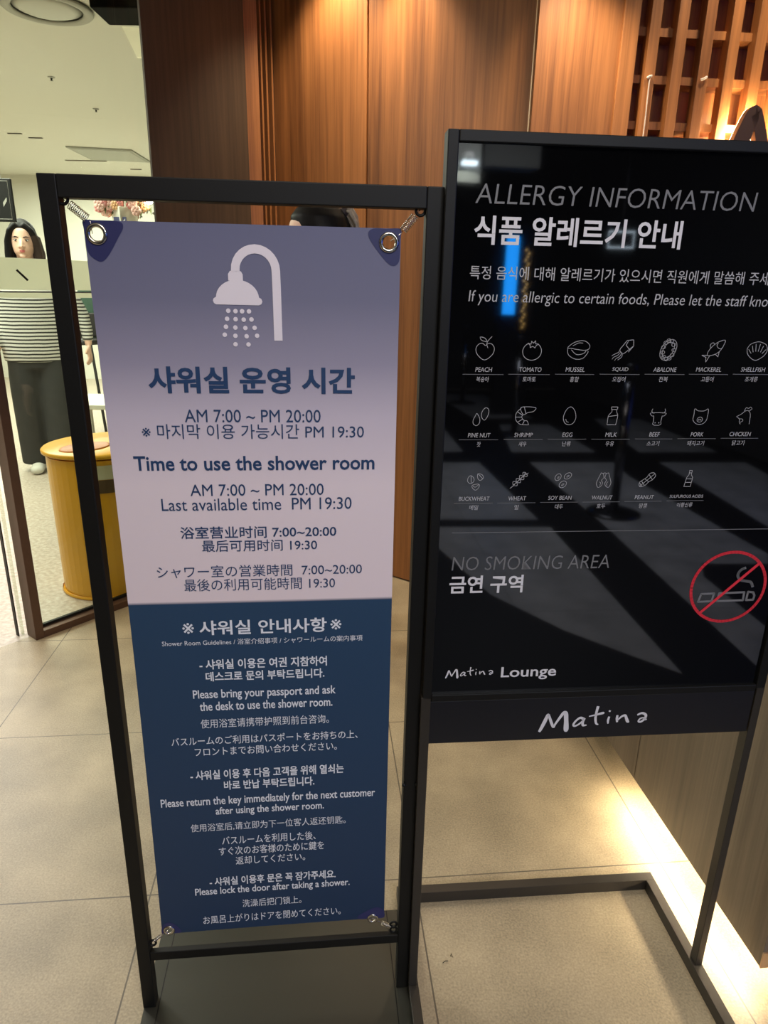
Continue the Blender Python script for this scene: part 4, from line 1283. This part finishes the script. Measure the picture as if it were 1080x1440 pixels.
st.loft([(0, .01, .785, .215, .135), (0, .01, .85, .222, .140), (0, .01, .95, .220, .138), (0, .01, 1.08, .212, .132), (0, .01, 1.20, .205, .125), (0, .012, 1.30, .185, .105), (0, .012, 1.37, .120, .075), (0, .012, 1.40, .085, .066)], 28)
for arm, sd in ((armL, -1), (armR, 1)):
    st.tube([(sd * -.06, .012, 1.345)] + arm[:-1] + [tuple((Vector(arm[-2]) * .25 + Vector(arm[-1]) * .75))], [.060, .060, .055, .048, .041, .033], 14)
st.build('striped_top', stripes_z('striped knit', (206, 205, 196), (44, 44, 42), .0235, .42), ws, remesh=.009)
tr = MB()
tr.loft([(0, .01, .74, .185, .122), (0, .01, .82, .185, .122), (0, .01, .95, .160, .110)], 28)
for sx, fy in ((-1, .06), (1, -.06)):
    tr.tube([(sx * .085, .01, .86), (sx * .095, .005 + fy * .3, .6), (sx * .100, .01 + fy * .7, .3), (sx * .098, .005 + fy, .06)], [(.110, .115), (.112, .115), (.108, .110), (.105, .11)], 18)
tr.build('trousers', mat('charcoal trousers', (50, 50, 48), .85, noise=.2, nscale=20), ws, remesh=.012)
M_shoe = mat('white shoes', (214, 212, 200), .5)
for sx, fy in ((-1, .06), (1, -.06)):
    MB().tube([(sx * .092, .075 + fy, .045), (sx * .092, .03 + fy, .05), (sx * .096, -.07 + fy, .042), (sx * .100, -.15 + fy, .032), (sx * .100, -.175 + fy, .030)], [(.036, .04), (.042, .048), (.046, .040), (.044, .030), (.028, .022)], 14).build('shoe', M_shoe, ws, smooth=True)
hr = MB()
hz = 1.455
for k in range(13):                     # crown shell, leaving the face free
    t = k / 12
hr.loft([(0, .030, hz + .075, .082, .080), (0, .026, hz + .11, .086, .088), (0, .020, hz + .15, .087, .098), (0, .012, hz + .185, .078, .096), (0, .010, hz + .215, .060, .074), (0, .010, hz + .235, .034, .042), (0, .010, hz + .243, .008, .01)], 26)
for sx in (-1, 1):
    hr.tube([(sx * .020, -.070, hz + .205), (sx * .062, -.066, hz + .165), (sx * .082, -.040, hz + .10), (sx * .088, -.030, hz + .03), (sx * .092, -.028, hz - .05), (sx * .085, -.035, hz - .12)],
            [(.020, .016), (.024, .018), (.026, .024), (.030, .026), (.032, .026), (.020, .016)], 12)
    hr.tube([(sx * .05, .07, hz + .13), (sx * .07, .065, hz + .03), (sx * .075, .05, hz - .06), (sx * .06, .045, hz - .12)], [.05, .05, .045, .03], 12)
hr.loft([(0, .06, hz - .11, .07, .03), (0, .07, hz - .02, .085, .045), (0, .06, hz + .08, .085, .06)], 20)
hr.build('hair', M_hair, ws, remesh=.007)
place(ws, (-2.575, 5.10, 0.0), math.radians(20), 1.068)

# tote bag in her right hand
tb = thing('tote_bag', 'cream shopping bag hanging beside the striped woman at the left edge', 'bag', (-2.93, 4.97, 0.45))
MB().rings([[Vector((-2.93 + sx * a, 4.97 + sy * b, z)) for sx, sy in ((-1, -1), (1, -1), (1, 1), (-1, 1))] for z, a, b in ((.45, .10, .035), (.47, .11, .04), (.78, .105, .03), (.80, .10, .02))]).build('sack', mat('cream canvas', (232, 224, 190), .8), tb, bevel=.006)
for dy in (-.015, .015):
    MB().tube([(-2.99, 4.97 + dy, .79), (-2.96, 4.97 + dy, .86), (-2.93, 4.97 + dy, .885), (-2.90, 4.97 + dy, .86), (-2.87, 4.97 + dy, .79)], .006, 8).build('strap', mat('blue strap', (96, 130, 160), .7), tb)

# person standing behind the banner, only the crown shows over it, facing left
p2 = thing('person', 'person with glossy black hair tied back, crown showing above the shower banner', 'person', (0, 0, 0))
bd = MB()
head(bd, (0, 0, 1.405))
bd.tube([(0, .012, 1.29), (0, .005, 1.37), (0, -.004, 1.44)], [.058, .048, .048], 14)
bd.loft([(0, .01, .80, .14, .10), (0, .01, .88, .15, .105), (0, .01, 1.0, .12, .09), (0, .01, 1.13, .135, .095), (0, .012, 1.25, .145, .085), (0, .012, 1.31, .10, .065), (0, .012, 1.35, .055, .05)], 24)
arms2 = []
for sx in (-1, 1):
    arm = [(sx * .155, .01, 1.275), (sx * .175, .02, 1.15), (sx * .18, .02, 1.02), (sx * .175, -.02, .92), (sx * .17, -.06, .83)]
    arms2.append(arm)
    bd.tube(arm, [.044, .040, .034, .029, .022], 12)
    bd.tube([(sx * .08, .012, 1.30), arm[0]], [.05, .044], 12)
    hand(bd, Vector(arm[-1]), Vector(arm[-1]) - Vector(arm[-2]), Vector((-sx * .3, -1, 0)), curl=.5, s=.92)
    bd.tube([(sx * .085, .01, .84), (sx * .09, 0, .46), (sx * .09, .02, .08)], [.085, .056, .037], 12)
    bd.tube([(sx * .09, .03, .05), (sx * .093, -.06, .035), (sx * .096, -.13, .028)], [.035, .035, .026], 10)
bd.build('body', M_skin, p2, remesh=.007)
face_parts((0, 0, 1.405), p2, M_lip, M_hair)
ja = MB()
ja.loft([(0, .01, .76, .166, .12), (0, .01, .88, .166, .12), (0, .01, 1.0, .148, .108), (0, .01, 1.13, .155, .110), (0, .012, 1.25, .160, .098), (0, .012, 1.32, .115, .075), (0, .012, 1.355, .072, .064)], 26)
for arm in arms2:
    ja.tube([(arm[0][0] * .4, .012, 1.295)] + arm[:-1] + [tuple(Vector(arm[-2]) * .25 + Vector(arm[-1]) * .75)], [.058, .058, .052, .046, .040, .033], 14)
ja.build('jacket', mat('black jacket', (30, 29, 30), .8), p2, remesh=.010)
tr = MB()
tr.loft([(0, .01, .72, .15, .112), (0, .01, .82, .152, .112), (0, .01, .90, .145, .106)], 26)
for sx in (-1, 1):
    tr.tube([(sx * .078, .01, .84), (sx * .088, .005, .5), (sx * .09, .015, .06)], [.095, .075, .065], 16)
tr.build('trousers', mat('black trousers', (26, 26, 30), .85), p2, remesh=.012)
for sx in (-1, 1):
    MB().tube([(sx * .09, .075, .045), (sx * .09, .03, .05), (sx * .093, -.07, .042), (sx * .096, -.15, .032), (sx * .096, -.175, .03)], [(.036, .04), (.042, .048), (.046, .04), (.044, .03), (.028, .022)], 14).build('shoe', M_black, p2, smooth=True)
hz = 1.405
hr = MB()
hr.loft([(0, .040, hz + .07, .078, .068), (0, .026, hz + .11, .082, .090), (0, .016, hz + .15, .083, .100), (0, .010, hz + .185, .074, .096), (0, .010, hz + .212, .056, .074), (0, .010, hz + .228, .030, .042), (0, .010, hz + .234, .008, .01)], 26)
hr.build('hair', M_hair, p2, remesh=.006)
MB().tube([(0, .080, hz + .205), (0, .102, hz + .195)], [.028, .024], 14).build('hair_tie', mat('hair tie', (60, 50, 48), .6), p2, smooth=True)
pt = MB()
for k in range(26):
    a = k * 2.399
    rr = .024 * math.sqrt((k + .5) / 26)
    dx, dz = rr * math.cos(a), rr * math.sin(a)
    pt.tube([(dx * .6, .090, hz + .205 + dz * .6), (dx * 1.1, .110, hz + .198 + dz * 1.2), (dx * 1.5, .130, hz + .160 + dz * 1.4), (dx * 1.6, .138 + dz * .5, hz + .09), (dx, .132 + dz * .4, hz + .0)], [.006, .008, .008, .007, .003], 7)
part_label(pt.build('ponytail', mat('hair highlight tone', (150, 140, 128), .3, noise=.5, nscale=90), p2, smooth=True), 'ponytail with its bright highlight in the colour')  # dark hair; the pale tone stands for light caught on it
place(p2, (-.250, 2.5, 0), math.radians(-78), 1.022)

# bar stool and seated visitor at the back of the hall, glimpsed beside the banner edge
M_stool = mat('black stool', (36, 34, 32), .5)
bsn = thing('bar_stool', 'black bar stool with splayed legs far behind the glass, beside the banner edge', 'stool', (-2.88, 6.6, 0))
MB().loft([(-2.88, 6.6, .84, .16, .16), (-2.88, 6.6, .86, .18, .18), (-2.88, 6.6, .89, .17, .17)], 20).build('seat', M_stool, bsn, smooth=True)
MB().box((-3.05, 6.74, .90), (-2.71, 6.77, 1.12)).build('backrest', M_stool, bsn, bevel=.01)
for sx in (-1, 1):
    for sy in (-1, 1):
        MB().tube([(-2.88 + sx * .10, 6.6 + sy * .10, .85), (-2.88 + sx * .20, 6.6 + sy * .20, 0)], .014, 8).build('leg', M_stool, bsn)
MB().tube([(-2.88 + .16 * math.cos(t * math.pi / 12), 6.6 + .16 * math.sin(t * math.pi / 12), .33) for t in range(24)], .009, 8, closed=True).build('foot_ring', M_stool, bsn)
gj = thing('draped_coat', 'dark green coat draped on the bar stool back', 'coat', (-2.88, 6.75, .9))
MB().loft([(-2.88, 6.875, .88, .17, .07), (-2.88, 6.875, 1.05, .20, .085), (-2.88, 6.875, 1.22, .19, .08), (-2.88, 6.875, 1.33, .12, .06), (-2.88, 6.875, 1.36, .06, .04)], 22).build('cloth', mat('green cloth', (58, 84, 70), .85, noise=.3, nscale=14), gj, smooth=True, remesh=.012)
lt_ = thing('white_bench', 'low white table block on the hall floor behind the yellow bin', 'table', (-2.35, 5.9, 0))
MB().box((-2.75, 5.55, .40), (-1.85, 6.15, .44)).build('tabletop', mat('white laminate', (236, 234, 214), .4), lt_, bevel=.006)
for x in (-2.68, -1.92):
    for y in (5.62, 6.08):
        MB().box((x - .02, y - .02, 0), (x + .02, y + .02, .40)).build('leg', M_grey, lt_)

# ---------------------------------------------------------------- what the glossy board mirrors, behind the viewer
M_post = mat('black post', (40, 40, 42), .25, .6)
M_chr2 = mat('dark chrome', (120, 120, 124), .15, 1.0)


def stanchion(x, y, label):
    t = thing('barrier_post', label, 'barrier post', (x, y, 0), 'barrier posts')
    MB().loft([(x, y, 0, .175, .175), (x, y, .012, .175, .175), (x, y, .022, .12, .12), (x, y, .03, .04, .04)], 32).build('base', M_post, t, smooth=True)
    MB().loft([(x, y, .03, .030, .030), (x, y, .88, .030, .030)], 20).build('post', M_chr2, t, smooth=True)
    MB().loft([(x, y, .88, .035, .035), (x, y, .97, .035, .035), (x, y, .98, .028, .028)], 20).build('belt_head', M_post, t, smooth=True)


stanchion(2.0975, -1.919, 'black barrier post mirrored in the middle of the board')
stanchion(2.38, -6.43, 'far barrier post mirrored at the left edge of the board')
stanchion(2.33, -4.42, 'barrier post mirrored under the tomato drawing on the board')
lsn = thing('led_column', 'slim blue light column mirrored in the board', 'light column', (2.61, -5.60, 0))
MB().box((2.48, -5.66, 0), (2.74, -5.55, 1.14)).build('plinth', M_post, lsn)
MB().box((2.55, -5.64, 1.14), (2.67, -5.56, 1.96)).build('screen', mat('blue screen', (40, 150, 255), .3, emit=(30, 150, 255), estr=10), lsn)
gl = thing('light_garland', 'thin golden light garland mirrored beside the blue column', 'light garland', (2.80, -5.6, .9))
for k in range(24):
    MB().ball((2.79 + .02 * math.sin(k * 2.1), -5.6, 1.0 + k * .036), .013, 8, 5).build('bulb', mat('golden bulb', (255, 220, 150), .4, emit=(255, 205, 120), estr=5), gl)
MB().tube([(2.80, -5.61, .9), (2.80, -5.61, 1.9)], .006, 6).build('cord', M_post, gl)
MB().box((2.76, -5.66, 0), (2.88, -5.58, .9)).build('plinth', M_post, gl)
rl = thing('frame_lamp', 'rectangular outline lamp mirrored behind the board heading', 'lamp', (3.76, -5.375, 1.87))
MB().tube([(3.63, -5.40, 1.87), (3.90, -5.35, 1.87), (3.90, -5.35, 2.03), (3.63, -5.40, 2.03)], .012, 8, closed=True).build('tube_light', mat('cool tube', (230, 245, 255), .4, emit=(220, 240, 255), estr=4), rl)
MB().tube([(3.76, -5.375, 2.03), (3.76, -5.375, 3.0)], .008, 6).build('rod', M_post, rl)
sd_ = thing('spotlight', 'white spotlight on a pale ceiling drop, mirrored in the top left corner of the board', 'spotlight', (1.49, -3.70, 2.38))
MB().loft([(1.49, -3.70, 2.36, .045, .045), (1.49, -3.70, 2.42, .045, .045)], 20).build('housing', M_white, sd_, smooth=True)
MB().box((1.44, -3.72, 2.33), (1.56, -3.66, 2.36)).build('lens', mat('spot lens', (240, 250, 255), .4, emit=(225, 245, 255), estr=14), sd_)
tag(MB().box((1.36, -3.95, 2.22), (1.62, -3.78, 3.0)).build('ceiling_bulkhead', mat('pale plaster', (150, 150, 140), .7)), 'pale boxed ceiling drop behind the spotlight, mirrored in the board corner', 'bulkhead')
tag(MB().box((1.75, -4.3, 2.40), (2.25, -4.1, 3.0)).build('duct_cover', mat('grey duct cover', (120, 120, 112), .7)), 'grey duct cover hanging from the ceiling, mirrored right of the spotlight', 'duct cover')
sl = bpy.data.lights.new('spotlight_beam', 'SPOT')
sl.energy, sl.spot_size, sl.color = 14, math.radians(110), (.92, 1, .95)
so_ = bpy.data.objects.new('spotlight_beam', sl)
COL.objects.link(so_)
so_.location = (1.49, -3.62, 2.34)
so_.rotation_euler = (math.radians(-25), 0, 0)
ds = thing('blue_fill_panel', 'blue glowing wall display added to tint the stone floor seen in the board', 'fill panel', (4.15, -1.15, .9))  # added out of sight for its blue cast on the mirrored floor
MB().box((4.14, -2.3, .9), (4.195, 0.0, 2.3)).build('housing', M_post, ds)
MB().box((4.135, -2.25, .95), (4.14, -0.05, 2.25)).build('screen', mat('blue display', (40, 90, 220), .3, emit=(40, 90, 235), estr=2.0), ds)  # glowing face of the added panel

for o in list(bpy.data.objects):
    if '_o' in o:
        del o['_o']
